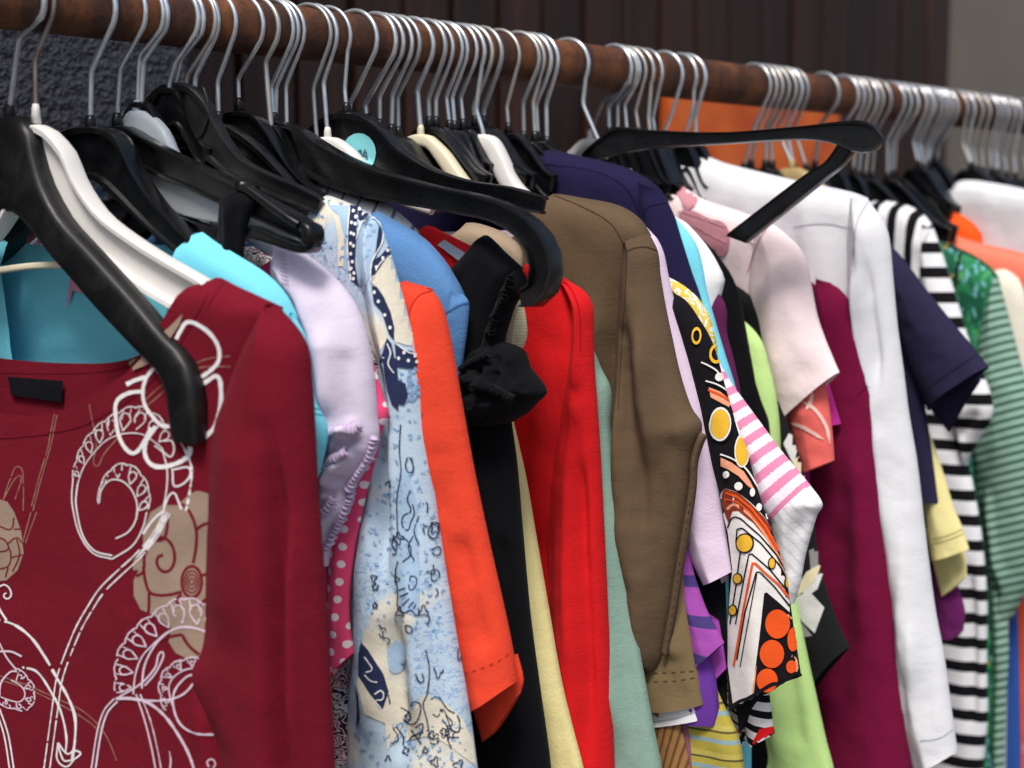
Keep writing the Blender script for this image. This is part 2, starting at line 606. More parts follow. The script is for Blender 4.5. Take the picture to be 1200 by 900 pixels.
class Decal:
    """flat print, seams and stitching laid on a panel (fraction of a millimetre proud)"""
    def __init__(self, par, pan, pl, off=0.0005, back=None):
        self.par, self.pl, self.off = par, pl, off
        self.bv = [BVH[p.name] for p in (pan if isinstance(pan, (list, tuple)) else [pan])]
        self.V, self.F = [], []

    def cast(self, px, py, off):
        d = Vector(ray(px, py)).normalized()
        best = None
        for b in self.bv:
            h = b.ray_cast(CAMV, d)
            if h[0] is not None and (best is None or h[3] < best[3]):
                best = h
        if best is None:
            return None
        n = best[1]
        if n.dot(d) > 0:
            n = -n
        return best[0] + n * off - d * off * 0.5

    def add(self, pts, faces, off, maxlen=0.03):
        hit = [self.cast(x, y, off) for x, y in pts]
        base = len(self.V)
        idx = {}
        for f in faces:
            if any(hit[i] is None for i in f):
                continue
            if max((hit[a] - hit[b]).length for a in f for b in f) > maxlen:
                continue
            for i in f:
                if i not in idx:
                    idx[i] = len(self.V)
                    self.V.append(tuple(hit[i]))
            self.F.append(tuple(idx[i] for i in f))

    def ribbon(self, pts, wd, off=None, smooth=True, step=2.5, taper=False, dash=None, jit=0.0, shift=0.0):
        off = self.off if off is None else off
        P = catmull(pts) if smooth else np.asarray(pts, float)
        ln = np.linalg.norm(np.diff(P, axis=0), axis=1).sum()
        n = max(3, int(ln / step))
        P = resample(P, np.linspace(0, 1, n), False)
        T = np.gradient(P, axis=0)
        T /= np.linalg.norm(T, axis=1)[:, None] + 1e-9
        nn = np.stack([-T[:, 1], T[:, 0]], 1)
        P = P + nn * shift
        wds = np.full(n, wd / 2.0)
        if taper:
            wds *= np.clip(np.minimum(np.linspace(0, 6, n), np.linspace(6, 0, n)), 0.25, 1)
        if jit:
            wds *= 1 + jit * vnoise(np.arange(n) * 0.6 + P[0, 0], np.full(n, P[0, 1]))
        A, Bq = P - nn * wds[:, None], P + nn * wds[:, None]
        pts2 = np.vstack([A, P, Bq])
        fs = []
        for i in range(n - 1):
            if dash and (i // dash) % 2:
                continue
            if jit > 0.22 and vnoise(np.array([i * 0.37 + P[0, 1]]), np.array([P[0, 0] * 0.7]))[0] > 0.72:
                continue
            fs.append((i, i + 1, n + i + 1, n + i))
            fs.append((n + i, n + i + 1, 2 * n + i + 1, 2 * n + i))
        self.add(pts2, fs, off)
        return self

    def poly(self, pts, off=None, smooth=False, grid=5.0):
        off = self.off if off is None else off
        P = np.asarray(pts, float)
        if smooth:
            P = catmull(np.vstack([P, P[:1]]), 6)[:-1]
        else:
            Q = []
            for a, b in zip(P, np.roll(P, -1, 0)):
                k = max(1, int(np.linalg.norm(b - a) / grid))
                Q += [a + (b - a) * j / k for j in range(k)]
            P = np.array(Q)
        mn, mx = P.min(0), P.max(0)
        inner = []
        for x in np.arange(mn[0] + grid / 2, mx[0], grid):
            for y in np.arange(mn[1] + grid / 2, mx[1], grid):
                j = False
                x1, y1 = P[:, 0], P[:, 1]
                x2, y2 = np.roll(x1, -1), np.roll(y1, -1)
                c = ((y1 > y) != (y2 > y)) & (x < (x2 - x1) * (y - y1) / (y2 - y1 + 1e-12) + x1)
                if c.sum() % 2 and np.min(np.hypot(x1 - x, y1 - y)) > grid * 0.35:
                    inner.append((x, y))
        n = len(P)
        vs_ = [Vector(p) for p in P] + [Vector(p) for p in inner]
        r = delaunay_2d_cdt(vs_, [], [list(range(n))], 1, 1e-4)
        self.add([tuple(v) for v in r[0]], [tuple(f) for f in r[2]], off)
        return self

    def disc(self, cx, cy, rx, ry=None, rot=0.0, off=None, hole=0.0, n=20):
        off = self.off if off is None else off
        ry = rx if ry is None else ry
        rings = max(2, int(max(rx, ry) / 4) + 1)
        c, s = math.cos(rot), math.sin(rot)
        pts, fs = [], []
        for j in range(rings + 1):
            f = hole + (1 - hole) * j / rings
            for k in range(n):
                a = 2 * math.pi * k / n
                x, y = rx * f * math.cos(a), ry * f * math.sin(a)
                pts.append((cx + x * c - y * s, cy + x * s + y * c))
        for j in range(rings):
            for k in range(n):
                a, b = j * n + k, j * n + (k + 1) % n
                fs.append((a, b, b + n, a + n))
        self.add(pts, fs, off)
        return self

    def build(self, name, mat, label=None):
        if not self.F:
            return None
        inv = np.array(self.pl.mat.inverted())
        W = np.array(self.V)
        V = W @ inv[:3, :3].T + inv[:3, 3]
        o = mesh_obj(name, V, self.F, mat, self.par, {'UVMap': V[:, [0, 2]], 'Param': V[:, [0, 2]]}, label=label)
        self.V, self.F = [], []
        if name.endswith(('print', 'line', 'stitching', 'shirring', 'seam', 'label', 'number')):
            o['kind'] = 'stuff'
        return o


def frill(name, par, pl, mat, pts, wpx, y0, amp=0.0028, waves=18, seed=1):
    """gathered strip of cloth hanging from a line"""
    n = waves * 6
    P = resample(np.array(pts, float), np.linspace(0, 1, n))
    T = np.gradient(P, axis=0)
    T /= np.linalg.norm(T, axis=1)[:, None]
    nn = np.stack([-T[:, 1], T[:, 0]], 1)
    V, Fc, rows = [], [], 5
    for j in range(rows):
        f = j / (rows - 1)
        wob = 1 + 0.35 * vnoise(np.arange(n) * 0.23 + seed, np.full(n, 3.1 * seed))
        Q = pl.uv(P + nn * (wpx * f * wob)[:, None])
        y = y0 - 0.002 * math.sin(f * 3.1) + amp * f ** 0.7 * np.sin(np.arange(n) * 2 * math.pi / 6 + 2.5 * vnoise(np.arange(n) * 0.12, np.full(n, seed * 1.7)))
        V += [(Q[i, 0], y[i], Q[i, 1]) for i in range(n)]
    for j in range(rows - 1):
        for i in range(n - 1):
            Fc.append((j * n + i, j * n + i + 1, (j + 1) * n + i + 1, (j + 1) * n + i))
    V = np.array(V)
    o = mesh_obj(name, V, Fc, mat, par, {'UVMap': V[:, [0, 2]], 'Param': V[:, [0, 2]]})
    md = o.modifiers.new('thick', 'SOLIDIFY')
    md.thickness = 0.0008
    return o


# ------------------------------------------------------------------ hangers
HOOK_R = 0.0222
WIRE = 0.0018


def hook_plane(bulge, yaw):
    px = bulge - 12
    for _ in range(12):
        pl = Plane(station(px), yaw)
        x = proj(pl.P + pl.X * (HOOK_R + WIRE))[0]
        px += (bulge - x) * 0.7
    return Plane(station(px), yaw)


def hook_mesh(par, pl, bend, neck, mat, tilt=0.0):
    (bu, bv), (nu_, nv_) = pl.uv([bend, neck])
    zc = RAIL_T / 2 + WIRE - HOOK_R + 0.0002
    arc = [(math.cos(a) * HOOK_R, zc + math.sin(a) * HOOK_R) for a in np.radians(np.linspace(205, -28, 26))]
    low = [(HOOK_R * 0.72, zc - HOOK_R * 0.72)] if False else []
    pts = arc + low
    x0, z0 = arc[-1]
    bu = min(bu, x0 + 0.004)
    for k in (0.25, 0.5, 0.75, 0.92):
        pts.append((x0 + (bu - x0) * k, z0 + (bv - z0) * k))
    pts.append((bu + (nu_ - bu) * 0.04, bv + (nv_ - bv) * 0.04))
    for k in (0.12, 0.4, 0.7, 1.0):
        pts.append((bu + (nu_ - bu) * k, bv + (nv_ - bv) * k))
    pts.append((nu_ + (nu_ - bu) * 0.15, nv_ - 0.006))
    path = resample(np.array([(a, 0, b) for a, b in pts]), np.linspace(0, 1, 64), False)
    V, Fc = tube(path, WIRE * rng.uniform(0.86, 1.14), 8)
    o = mesh_obj('hook', V, Fc, mat, par)
    return (nu_, nv_)


def sweep_body(name, par, U, Lw, mat, flange=0.0055, web=0.0025, solid=False, n=48, fl=0.14, yoff=0.0, smooth=True):
    """moulded arm: the path between upper edge U and lower edge Lw [(u, v)], I-shaped or solid in section"""
    ts = np.linspace(0, 1, n)
    U, Lw = resample(U, ts, smooth), resample(Lw, ts, smooth)
    if solid:
        an = np.radians(np.arange(0, 360, 24))
        prof = [(0.5 - 0.5 * np.sign(math.cos(a)) * abs(math.cos(a)) ** 0.5, flange * np.sign(math.sin(a)) * abs(math.sin(a)) ** 0.45) for a in an]
    else:
        b = 0.35 * fl
        half = [(0, flange * 0.35), (b * 0.25, flange * 0.75), (b * 0.8, flange), (fl, flange * 0.96), (fl * 1.25, web), (1 - fl * 1.25, web), (1 - fl, flange * 0.96), (1 - b * 0.8, flange), (1 - b * 0.25, flange * 0.75), (1, flange * 0.35)]
        prof = half + [(a, -y) for a, y in half[::-1]]
    V, Fc, m = [], [], len(prof)
    for i in range(n):
        e = min(i, n - 1 - i)
        k = 1.0 if e > 2 else (0.55, 0.85, 0.97)[e]
        for a, y in prof:
            aa = 0.5 + (a - 0.5) * (1.0 if solid else 1.0)
            p = U[i] * (1 - aa) + Lw[i] * aa
            V.append((p[0], y * k + yoff, p[1]))
    for i in range(n - 1):
        for j in range(m):
            Fc.append((i * m + j, i * m + (j + 1) % m, (i + 1) * m + (j + 1) % m, (i + 1) * m + j))
    Fc.append(tuple(range(m))[::-1])
    Fc.append(tuple(range((n - 1) * m, n * m)))
    o = mesh_obj(name, V, Fc, mat, par, smooth=True)
    md = o.modifiers.new('edge', 'EDGE_SPLIT')
    md.split_angle = math.radians(42)
    return o


def socket_mesh(par, neck, mat, r=0.0034, h=0.008):
    V, Fc = tube([(neck[0], 0, neck[1] + h * 0.55), (neck[0], 0, neck[1] + h * 0.2), (neck[0], 0, neck[1] - h)], [r * 0.72, r, r * 1.25], 10)
    return mesh_obj('hook_socket', V, Fc, mat, par)


def arms(neck, tip, drop_shape=0.55, h0=0.042, h1=0.022, head=0.022, mirror=True):
    """upper and lower edges of an ordinary moulded hanger, from tip to tip"""
    un, vn = neck
    vn -= 0.004
    L, dr = tip[0] - un, vn - tip[1]
    x = np.linspace(0, 1, 16)
    s = np.clip((x * L - head * 0.4) / (L - head * 0.4), 0, 1)
    v = vn - dr * (drop_shape * s + (1 - drop_shape) * (0.5 - 0.5 * np.cos(np.pi * np.minimum(1, s * 1.15))))
    hh = h0 + (h1 - h0) * np.minimum(1, x * 1.6)
    hh[-1] *= 0.7
    Ur = np.stack([un + x * L, v], 1)
    Lr = np.stack([un + x * (L - 0.004), v - hh], 1)
    flip = lambda P: np.stack([2 * un - P[::-1, 0], P[::-1, 1]], 1)
    return np.vstack([flip(Ur)[:-1], Ur]), np.vstack([flip(Lr)[:-1], Lr])


def both(P, un):
    """mirror a traced right half about the neck"""
    P = np.asarray(P, float)
    P = P[P[:, 0] > un + 0.003]
    return np.vstack([np.stack([2 * un - P[::-1, 0], P[::-1, 1]], 1), P])


HANG = {}

# ------------------------------------------------------------------ ground, walls, rail
def wall_point(px, py, dist, yaw=0.0):
    pl = RAILPLANE[dist]
    r = ray(px, py)
    t = ((R0 - N * dist) - C) @ N / (r @ N)
    q = C + r * t
    return (q - R0) @ D, q[2]


RAILPLANE = {}
RAILROT = math.atan2(D[1], D[0])


def along(a, n, z):
    return R0 * [1, 1, 0] + D * a + N * n + Z * z


def wall_ab(px, py, dist):
    r = ray(px, py)
    t = ((R0 - N * dist) - C) @ N / (r @ N)
    q = C + r * t
    return (q - R0) @ D, q[2]


k = M('asphalt')
g_ = k.n('NewGeometry')
n_ = k.n('TexNoise', ins={'Vector': g_.outputs['Position'], 'Scale': 40.0, 'Detail': 8.0})
k.link(k.ramp(n_.outputs[0], [(0.3, srgb('#4b4947')), (0.7, srgb('#66635f'))]), k.b.inputs['Base Color'])
k.b.inputs['Roughness'].default_value = 0.9
gm = bpy.data.meshes.new('ground')
gm.from_pydata([(-40, -40, 0), (40, -40, 0), (40, 40, 0), (-40, 40, 0)], [], [(0, 1, 2, 3)])
gm.materials.append(k.m)
ground = bpy.data.objects.new('ground', gm)
COL.objects.link(ground)
props(ground, kind='structure')

# rough slate-coloured render at the left
k = M('slate render')
g_ = k.n('NewGeometry')
n1 = k.n('TexNoise', ins={'Vector': g_.outputs['Position'], 'Scale': 125.0, 'Detail': 3.0, 'Roughness': 0.55})
n2 = k.n('TexNoise', ins={'Vector': g_.outputs['Position'], 'Scale': 300.0, 'Detail': 2.0})
k.link(k.ramp(n1.outputs[0], [(0.3, srgb('#1d2029')), (0.7, srgb('#363a47'))]), k.b.inputs['Base Color'])
h_ = k.math('MULTIPLY_ADD', n2.outputs[0], 0.3)
k.link(n1.outputs[0], k.t.nodes[-1].inputs[2])
bp = k.n('Bump', ins={'Strength': 0.9, 'Distance': 0.012, 'Height': h_})
k.link(bp.outputs[0], k.b.inputs['Normal'])
k.b.inputs['Roughness'].default_value = 0.75
SLATE = k.m
WD = 0.30
a1, _ = wall_ab(222, 60, WD)
o = box_obj('slate_wall', (2.6, 0.16, 3.2), SLATE, None, 0.006, tuple(along(a1 - 1.3, -WD - 0.08, 1.6)), (0, 0, RAILROT))
props(o, 'rough slate grey rendered wall end behind the left of the rail', 'wall')

# dark wooden boarding
k = M('dark boards')
g_ = k.n('NewGeometry')
oi = k.n('ObjectInfo')
mp = k.n('Mapping', ins={'Vector': g_.outputs['Position'], 'Scale': (30, 30, 1.2)})
n1 = k.n('TexNoise', ins={'Vector': mp.outputs[0], 'Scale': 3.0, 'Detail': 5.0, 'Roughness': 0.6})
c_ = k.ramp(n1.outputs[0], [(0.25, srgb('#150a06')), (0.55, srgb('#311a10')), (0.8, srgb('#4a2d1f'))])
hs = k.n('HueSaturation', ins={'Color': c_})
v_ = k.math('MULTIPLY_ADD', oi.outputs['Random'], 0.7)
k.t.nodes[-1].inputs[2].default_value = 0.55
k.link(v_, hs.inputs['Value'])
k.link(hs.outputs[0], k.b.inputs['Base Color'])
k.b.inputs['Roughness'].default_value = 0.55
BOARD = k.m
BD = 0.62
b0, _ = wall_ab(200, 60, BD)
b1, _ = wall_ab(1108, 60, BD)
bw = thing('board_wall', 'dark brown wall of upright wooden boards behind the middle of the rail', 'wall',
           Matrix.Translation(Vector(along(b0, -BD, 0))) @ Matrix.Rotation(RAILROT, 4, 'Z'))
nb = int((b1 - b0) / 0.082)
bwid = (b1 - b0) / nb
bm_proto = None
for i in range(nb):
    if bm_proto is None:
        bm_proto = box_obj('board', (bwid - 0.010, 0.022, 3.2), BOARD, bw, 0.003, (bwid * 0.5, 0, 1.6))
        bb = bm_proto
    else:
        bb = bm_proto.copy()
        COL.objects.link(bb)
        bb.parent = bw
    bb.location = (bwid * (i + 0.5), rng.uniform(-0.004, 0.004), 1.6)
box_obj('backing', (b1 - b0, 0.03, 3.2), plain('backing black', '#15100e', 0.9), bw, 0, ((b1 - b0) / 2, 0.032, 1.6))

k = M('grey plaster')
g_ = k.n('NewGeometry')
n1 = k.n('TexNoise', ins={'Vector': g_.outputs['Position'], 'Scale': 5.0, 'Detail': 6.0})
k.link(k.ramp(n1.outputs[0], [(0.3, srgb('#6b665e')), (0.7, srgb('#787268'))]), k.b.inputs['Base Color'])
k.b.inputs['Roughness'].default_value = 0.9
GD = 0.80
g0, _ = wall_ab(1040, 60, GD)
o = box_obj('plaster_wall', (4.0, 0.2, 3.6), k.m, None, 0.005, tuple(along(g0 + 2.0, -GD - 0.1, 1.8)), (0, 0, RAILROT))
props(o, 'plain grey plastered wall behind the far right end of the rail', 'wall')

# orange board behind the hangers
k = M('orange board')
g_ = k.n('NewGeometry')
n1 = k.n('TexNoise', ins={'Vector': g_.outputs['Position'], 'Scale': 14.0, 'Detail': 4.0})
k.link(k.ramp(n1.outputs[0], [(0.3, srgb('#b84a17')), (0.7, srgb('#dd6c2a'))]), k.b.inputs['Base Color'])
k.b.inputs['Roughness'].default_value = 0.5
OD = 0.45
o0, zt = wall_ab(786, 108, OD)
o1, _ = wall_ab(985, 120, OD)
o = box_obj('orange_hoarding', (o1 - o0, 0.02, zt - 0.6), k.m, None, 0.003, tuple(along((o0 + o1) / 2, -OD - 0.01, (zt + 0.6) / 2)), (0, 0, RAILROT))
props(o, 'bright orange panel standing behind the rail under the dark boards', 'panel')

# the wooden rail
k = M('rust brown wood')
tc = k.n('TexCoord')
mp = k.n('Mapping', ins={'Vector': tc.outputs['Object'], 'Scale': (1, 0.3, 0.3)})
n1 = k.n('TexNoise', ins={'Vector': mp.outputs[0], 'Scale': 34.0, 'Detail': 6.0, 'Roughness': 0.65})
n2 = k.n('TexNoise', ins={'Vector': tc.outputs['Object'], 'Scale': 260.0, 'Detail': 3.0})
mp3 = k.n('Mapping', ins={'Vector': tc.outputs['Object'], 'Scale': (1.5, 26, 26)})
n3 = k.n('TexNoise', ins={'Vector': mp3.outputs[0], 'Scale': 6.0, 'Detail': 4.0})
c1 = k.ramp(n1.outputs[0], [(0.30, srgb('#25150e')), (0.46, srgb('#4a2812')), (0.58, srgb('#78451f')), (0.72, srgb('#935a2b'))])
c2 = k.mix(k.math('MULTIPLY', n3.outputs[0], 0.7), c1, srgb('#3a2118'))
c3 = k.mix(k.math('MULTIPLY', k.ramp(n2.outputs[0], [(0.52, (0, 0, 0, 1)), (0.7, (1, 1, 1, 1))]), 0.5), c2, srgb('#2c1812'))
k.link(c3, k.b.inputs['Base Color'])
k.b.inputs['Roughness'].default_value = 0.68
bp = k.n('Bump', ins={'Strength': 0.4, 'Distance': 0.001, 'Height': n2.outputs[0]})
k.link(bp.outputs[0], k.b.inputs['Normal'])
RL = 3.6
xs_ = np.linspace(-1.3, RL - 1.3, 90)
V, Fc = [], []
nseg = 28
for i, x in enumerate(xs_):
    r_ = RAIL_T / 2 * (1 + 0.012 * math.sin(x * 9) + 0.01 * math.sin(x * 23 + 1))
    for j in range(nseg):
        a = 2 * math.pi * j / nseg
        ca, sa = math.cos(a), math.sin(a)
        p = 0.82                                              # a round pole with slightly flattened faces
        V.append((x, r_ * 0.985 * np.sign(ca) * abs(ca) ** p, r_ * 0.985 * np.sign(sa) * abs(sa) ** p))
for i in range(len(xs_) - 1):
    for j in range(nseg):
        Fc.append((i * nseg + j, (i + 1) * nseg + j, (i + 1) * nseg + (j + 1) % nseg, i * nseg + (j + 1) % nseg))
Fc.append(tuple(range(nseg)))
Fc.append(tuple(range((len(xs_) - 1) * nseg, len(xs_) * nseg))[::-1])
railo = mesh_obj('clothes_rail', V, Fc, k.m)
railo.matrix_world = Matrix.Translation(Vector(R0)) @ Matrix.Rotation(RAILROT, 4, 'Z')
props(railo, 'long rust brown wooden pole carrying all the hangers', 'clothes rail')

# ------------------------------------------------------------------ the hangers along the rail
def yaw_at(x):
    return float(np.interp(x, [60, 200, 400, 600, 800, 1000, 1200], [-20, -20, -18, -14, -6, 0, 0]))


ORD = ['leftmost', 'second from the left', 'third from the left', 'fourth from the left', 'fifth from the left', 'sixth from the left', 'rightmost']
HK = {}


def hanger(key, bulge, bend, neck, mat=BLACK, tip=None, label=None, U=None, Lw=None, yaw=None, hookmat=STEEL, solid=False,
           flange=0.0055, web=0.0025, sock=None, group=None, h0=0.042, h1=0.022, shape=0.55, head=0.022, mirror=True, name='clothes_hanger'):
    if yaw is None and U is None:
        yaw = yaw_at(bulge) + rng.uniform(-6, 6)
        if hookmat is STEEL and rng.random() < 0.3:
            hookmat = rng.choice([STEELW, STEELD])
    pl = hook_plane(bulge, yaw_at(bulge) if yaw is None else yaw)
    HK[key] = hook_plane(bulge, yaw_at(bulge)) if U is None else pl
    t = thing(name, label, 'hanger', pl.mat, group)
    nk = hook_mesh(t, pl, bend, neck, hookmat)
    if sock is not False:
        socket_mesh(t, nk, sock or mat, 0.0026 if mat in (WHITE, CREAM) else 0.0034)
    if U is not None:
        U, Lw = pl.uv(U), pl.uv(Lw)
        if mirror:
            U, Lw = both(U, nk[0]), both(Lw, nk[0])
    else:
        tp = tuple(pl.uv([tip])[0]) if tip is not None else (nk[0] + 0.034, nk[1] - 0.046)
        if tip is None:
            h0, h1, head, shape = 0.03, 0.014, 0.012, 0.4
        U, Lw = arms(nk, tp, shape, h0, h1, head)
    b = sweep_body('hanger_body', t, U, Lw, mat, flange, web, solid)
    mw = np.array(pl.mat)
    W = np.array([v.co[:] for v in b.data.vertices]) @ mw[:3, :3].T + mw[:3, 3]
    BVH[b.name] = BVHTree.FromPolygons([tuple(x) for x in W.tolist()], [tuple(p.vertices) for p in b.data.polygons])
    HANG[key] = (t, pl, nk, b)
    return t


hanger(1, 54, (22, 45), (11, 130), MATT, yaw=-13, solid=True, flange=0.0085,
       U=[(11, 134), (28, 136), (40, 147), (48, 180), (57, 213), (77, 253), (113, 293), (167, 353), (200, 393), (223, 417), (233, 443), (237, 467), (236, 520)],
       Lw=[(11, 235), (23, 250), (45, 273), (67, 300), (90, 325), (117, 357), (167, 410), (190, 433), (202, 457), (205, 490), (207, 517)],
       label='thick matt black coat hanger hanging empty in front of the maroon top')
hanger(2, 66, (41, 70), (42, 130), WHITE, hookmat=COPPER, flange=0.0075, web=0.0018, yaw=-20,
       U=[(42, 138), (52, 147), (66, 158), (80, 175), (92, 205), (105, 228), (122, 250), (150, 272), (190, 298), (225, 318), (245, 330), (275, 354), (300, 378)],
       Lw=[(42, 178), (55, 215), (80, 255), (110, 290), (167, 338), (220, 370), (260, 396), (290, 410)],
       label='white plastic hanger with a rusty copper coloured hook inside the maroon top')
hanger(3, 138, (107, 83), (106, 143), BLACK, flange=0.008, web=0.004, yaw=-19,
       U=[(106, 146), (120, 148), (135, 152), (145, 160), (152, 175), (160, 195), (172, 215), (190, 240), (205, 256), (225, 277), (245, 296), (275, 318)],
       Lw=[(106, 205), (120, 215), (135, 228), (155, 245), (180, 268), (200, 285), (225, 305), (260, 325)],
       label='glossy black hanger with rounded shoulders holding the turquoise top')
hanger(4, 173, (141, 80), (137, 140), BLACK, flange=0.006, web=0.003, yaw=-14,
       U=[(137, 145), (152, 148), (167, 157), (213, 182), (273, 210), (330, 240), (362, 258), (371, 268)],
       Lw=[(137, 180), (150, 186), (167, 197), (227, 223), (263, 240), (320, 264), (350, 278), (362, 286)],
       label='black trouser hanger with clear inset panels and a strap looped over it')
hanger(5, 194, (163, 65), (161, 125), MILKY, flange=0.005, web=0.003, solid=True, yaw=-20, sock=MILKY,
       U=[(161, 128), (170, 129), (180, 135), (192, 147), (200, 160), (206, 175), (225, 205), (260, 235), (300, 268), (330, 292)],
       Lw=[(161, 172), (172, 178), (185, 190), (205, 212), (235, 240), (275, 270), (315, 300)],
       label='milky translucent hanger with a round top holding the lilac blouse')
hanger(6, 199, (168, 72), (166, 112), BLACK, label='steel hook close behind the milky hanger, its black hanger hidden', sock=False)
hanger(7, 235, (206, 73), (199, 96), BLACK, label='steel hook entering the left of the big round black hanger head', sock=False)
hanger(8, 241, (212, 70), (206, 97), MATT, flange=0.005, web=0.0022, yaw=-17, sock=False,
       U=[(206, 97), (216, 97), (227, 101), (243, 117), (253, 137), (267, 163), (287, 187), (317, 203), (353, 218), (378, 232)],
       Lw=[(206, 160), (222, 168), (240, 184), (265, 203), (295, 217), (330, 233), (355, 243), (372, 250)],
       label='flat black hanger with a big round head holding the blue patchwork blouse')
hanger(9, 255, (220, 88), (217, 103), BLACK, label='thin steel hook just right of the round hanger head, nearer of a pair', sock=False)
hanger(10, 258, (229, 90), (228, 106), BLACK, label='thin steel hook just right of the round hanger head, farther of a pair', sock=False)
hanger(11, 279, (255, 95), (256, 138), BLACK, tip=(490, 342), h0=0.05, label='black hanger standing half hidden behind the round headed one, holding the orange red tee')
hanger(12, 311, (279, 92), (280, 122), BLACK, flange=0.006,
       U=[(280, 128), (295, 131), (308, 140), (318, 155), (330, 175), (345, 198), (360, 213), (400, 245), (450, 292), (500, 342)],
       Lw=[(280, 165), (295, 175), (315, 195), (340, 218), (370, 245), (420, 285), (485, 350)],
       label='black hanger with a narrow humped head placed just left of the bunched hooks')
hanger(13, 329, (311, 72), (317, 140), BLACK, hookmat=STEELW, label='warm toned hook leftmost of the four bunched hooks by the long black hanger', sock=False)
hanger(14, 346, (318, 100), (321, 139), BLACK, flange=0.0085, web=0.003, yaw=-16,
       U=[(321, 140), (335, 142), (352, 149), (370, 161), (400, 179), (440, 197), (480, 209), (520, 219), (560, 227), (590, 236), (615, 248), (635, 265), (648, 285), (655, 310), (652, 335), (642, 352), (628, 361), (612, 360)],
       Lw=[(321, 170), (340, 190), (365, 208), (400, 223), (450, 236), (500, 244), (540, 251), (575, 258), (600, 269), (617, 285), (626, 305), (626, 323), (620, 336), (610, 341)],
       label='long glossy black hanger with a curled hook end, over the black top')
hanger(15, 352, (324, 100), (323, 141), BLACK, label='steel hook third of the four bunched hooks by the long black hanger', sock=False)
hanger(16, 359, (335, 100), (336, 142), BLACK, label='steel hook rightmost of the four bunched hooks by the long black hanger', sock=False)
hanger(17, 390, (367, 103), (371, 160), BLACK, label='steel hook next left of the white hanger knob', sock=False, tip=(440, 215))
hanger(18, 397, (379, 96), (384, 156), WHITE, solid=True, flange=0.006,
       U=[(384, 160), (393, 161), (402, 166), (416, 178), (434, 198), (470, 225), (510, 240)], Lw=[(384, 174), (394, 178), (406, 188), (424, 206), (460, 235), (505, 252)],
       label='white plastic hanger with a round knob, just left of the blue sticker')
hanger(19, 413, (404, 105), (406, 127), BLACK, flange=0.008, web=0.003,
       U=[(406, 130), (420, 132), (435, 138), (450, 150), (465, 167), (480, 180), (510, 198), (550, 211), (600, 219), (640, 231)],
       Lw=[(406, 170), (420, 190), (445, 207), (480, 223), (530, 233), (590, 243), (636, 251)],
       label='black hanger with a round pale blue size sticker on its head')
hanger(20, 444, (418, 106), (410, 122), BLACK, label='steel hook leaning left behind the stickered hanger head', sock=False)
for kk, (b_, be, ne) in enumerate([(466, (428, 122), (430, 140)), (475, (445, 112), (445, 146)), (485, (460, 110), (459, 152)), (494, (466, 112), (467, 155))]):
    hanger(21 + kk, b_, be, ne, BLACK, tip=(ne[0] + 62, ne[1] + 62),
           label=ORD[kk] + ' of four hooks between blue sticker and cream hanger', group='four hangers before the cream one')
hanger(25, 510, (489, 105), (493, 153), CREAM, solid=True, flange=0.006,
       U=[(493, 157), (502, 158), (512, 165), (526, 179), (538, 196), (552, 214), (580, 235)], Lw=[(493, 170), (502, 174), (512, 186), (526, 206), (545, 226), (575, 248)],
       label='cream plastic hanger with a knob at its neck')
for kk, (b_, be, ne) in enumerate([(524, (502, 115), (503, 143)), (533, (511, 115), (511, 143)), (544, (523, 113), (527, 147)), (550, (530, 113), (533, 148)), (561, (540, 113), (543, 146))]):
    hanger(26 + kk, b_, be, ne, BLACK, tip=(ne[0] + (66 if kk < 2 else 34), ne[1] + (62 if kk < 2 else 46)),
           label=ORD[kk] + ' of five black hangers right of the cream one', group='five hangers after the cream one')
for kk, (b_, be, ne) in enumerate([(579, (555, 125), (557, 142)), (590, (567, 128), (567, 142))]):
    hanger(31 + kk, b_, be, ne, BLACK, tip=(ne[0] + 62, ne[1] + 62),
           label=ORD[kk] + ' of two hangers left of the flat white shoulder', group='pair of hangers by the flat white one')
hanger(33, 570, (558, 128), (566, 154), WHITE, solid=True, flange=0.007, sock=False,
       U=[(566, 157), (574, 158), (583, 164), (594, 184), (607, 212), (630, 235)], Lw=[(566, 172), (572, 180), (580, 200), (592, 222), (620, 248)],
       label='flat white hanger shoulder among the black ones left of the navy top')
hanger(34, 611, (594, 125), (596, 150), BLACK, tip=(652, 205), label='black hanger right behind the flat white hanger shoulder')
for kk, (b_, be, ne) in enumerate([(634, (613, 120), (614, 160)), (640, (625, 120), (627, 160)), (648, (628, 122), (630, 160)), (656, (640, 122), (641, 166))]):
    hanger(35 + kk, b_, be, ne, BLACK, tip=(ne[0] + 60, ne[1] + 50),
           label=ORD[kk] + ' of four bunched hangers above the navy top', group='four hangers above the navy top')
hanger(39, 692, (683, 122), (707, 178), BLACK, yaw=-15, mirror=False, flange=0.006, web=0.003, sock=False,
       U=[(683, 181), (700, 166), (720, 150), (735, 149), (760, 152), (850, 155), (940, 148), (1005, 141), (1024, 146), (1035, 161)],
       Lw=[(690, 192), (708, 186), (735, 179), (760, 175), (850, 169), (940, 164), (975, 168), (1000, 178), (1024, 178), (1033, 168)],
       label='black hanger tipped level above the white top, its long arm folded back')
hanger(40, 748, (707, 118), (692, 158), WHITE, hookmat=STEELW, solid=True, flange=0.005,
       U=[(692, 160), (700, 163), (712, 172), (728, 186), (760, 215)], Lw=[(692, 171), (698, 175), (708, 184), (722, 198), (752, 225)],
       label='white hanger with a pale hook leaning left, behind the level black arm')
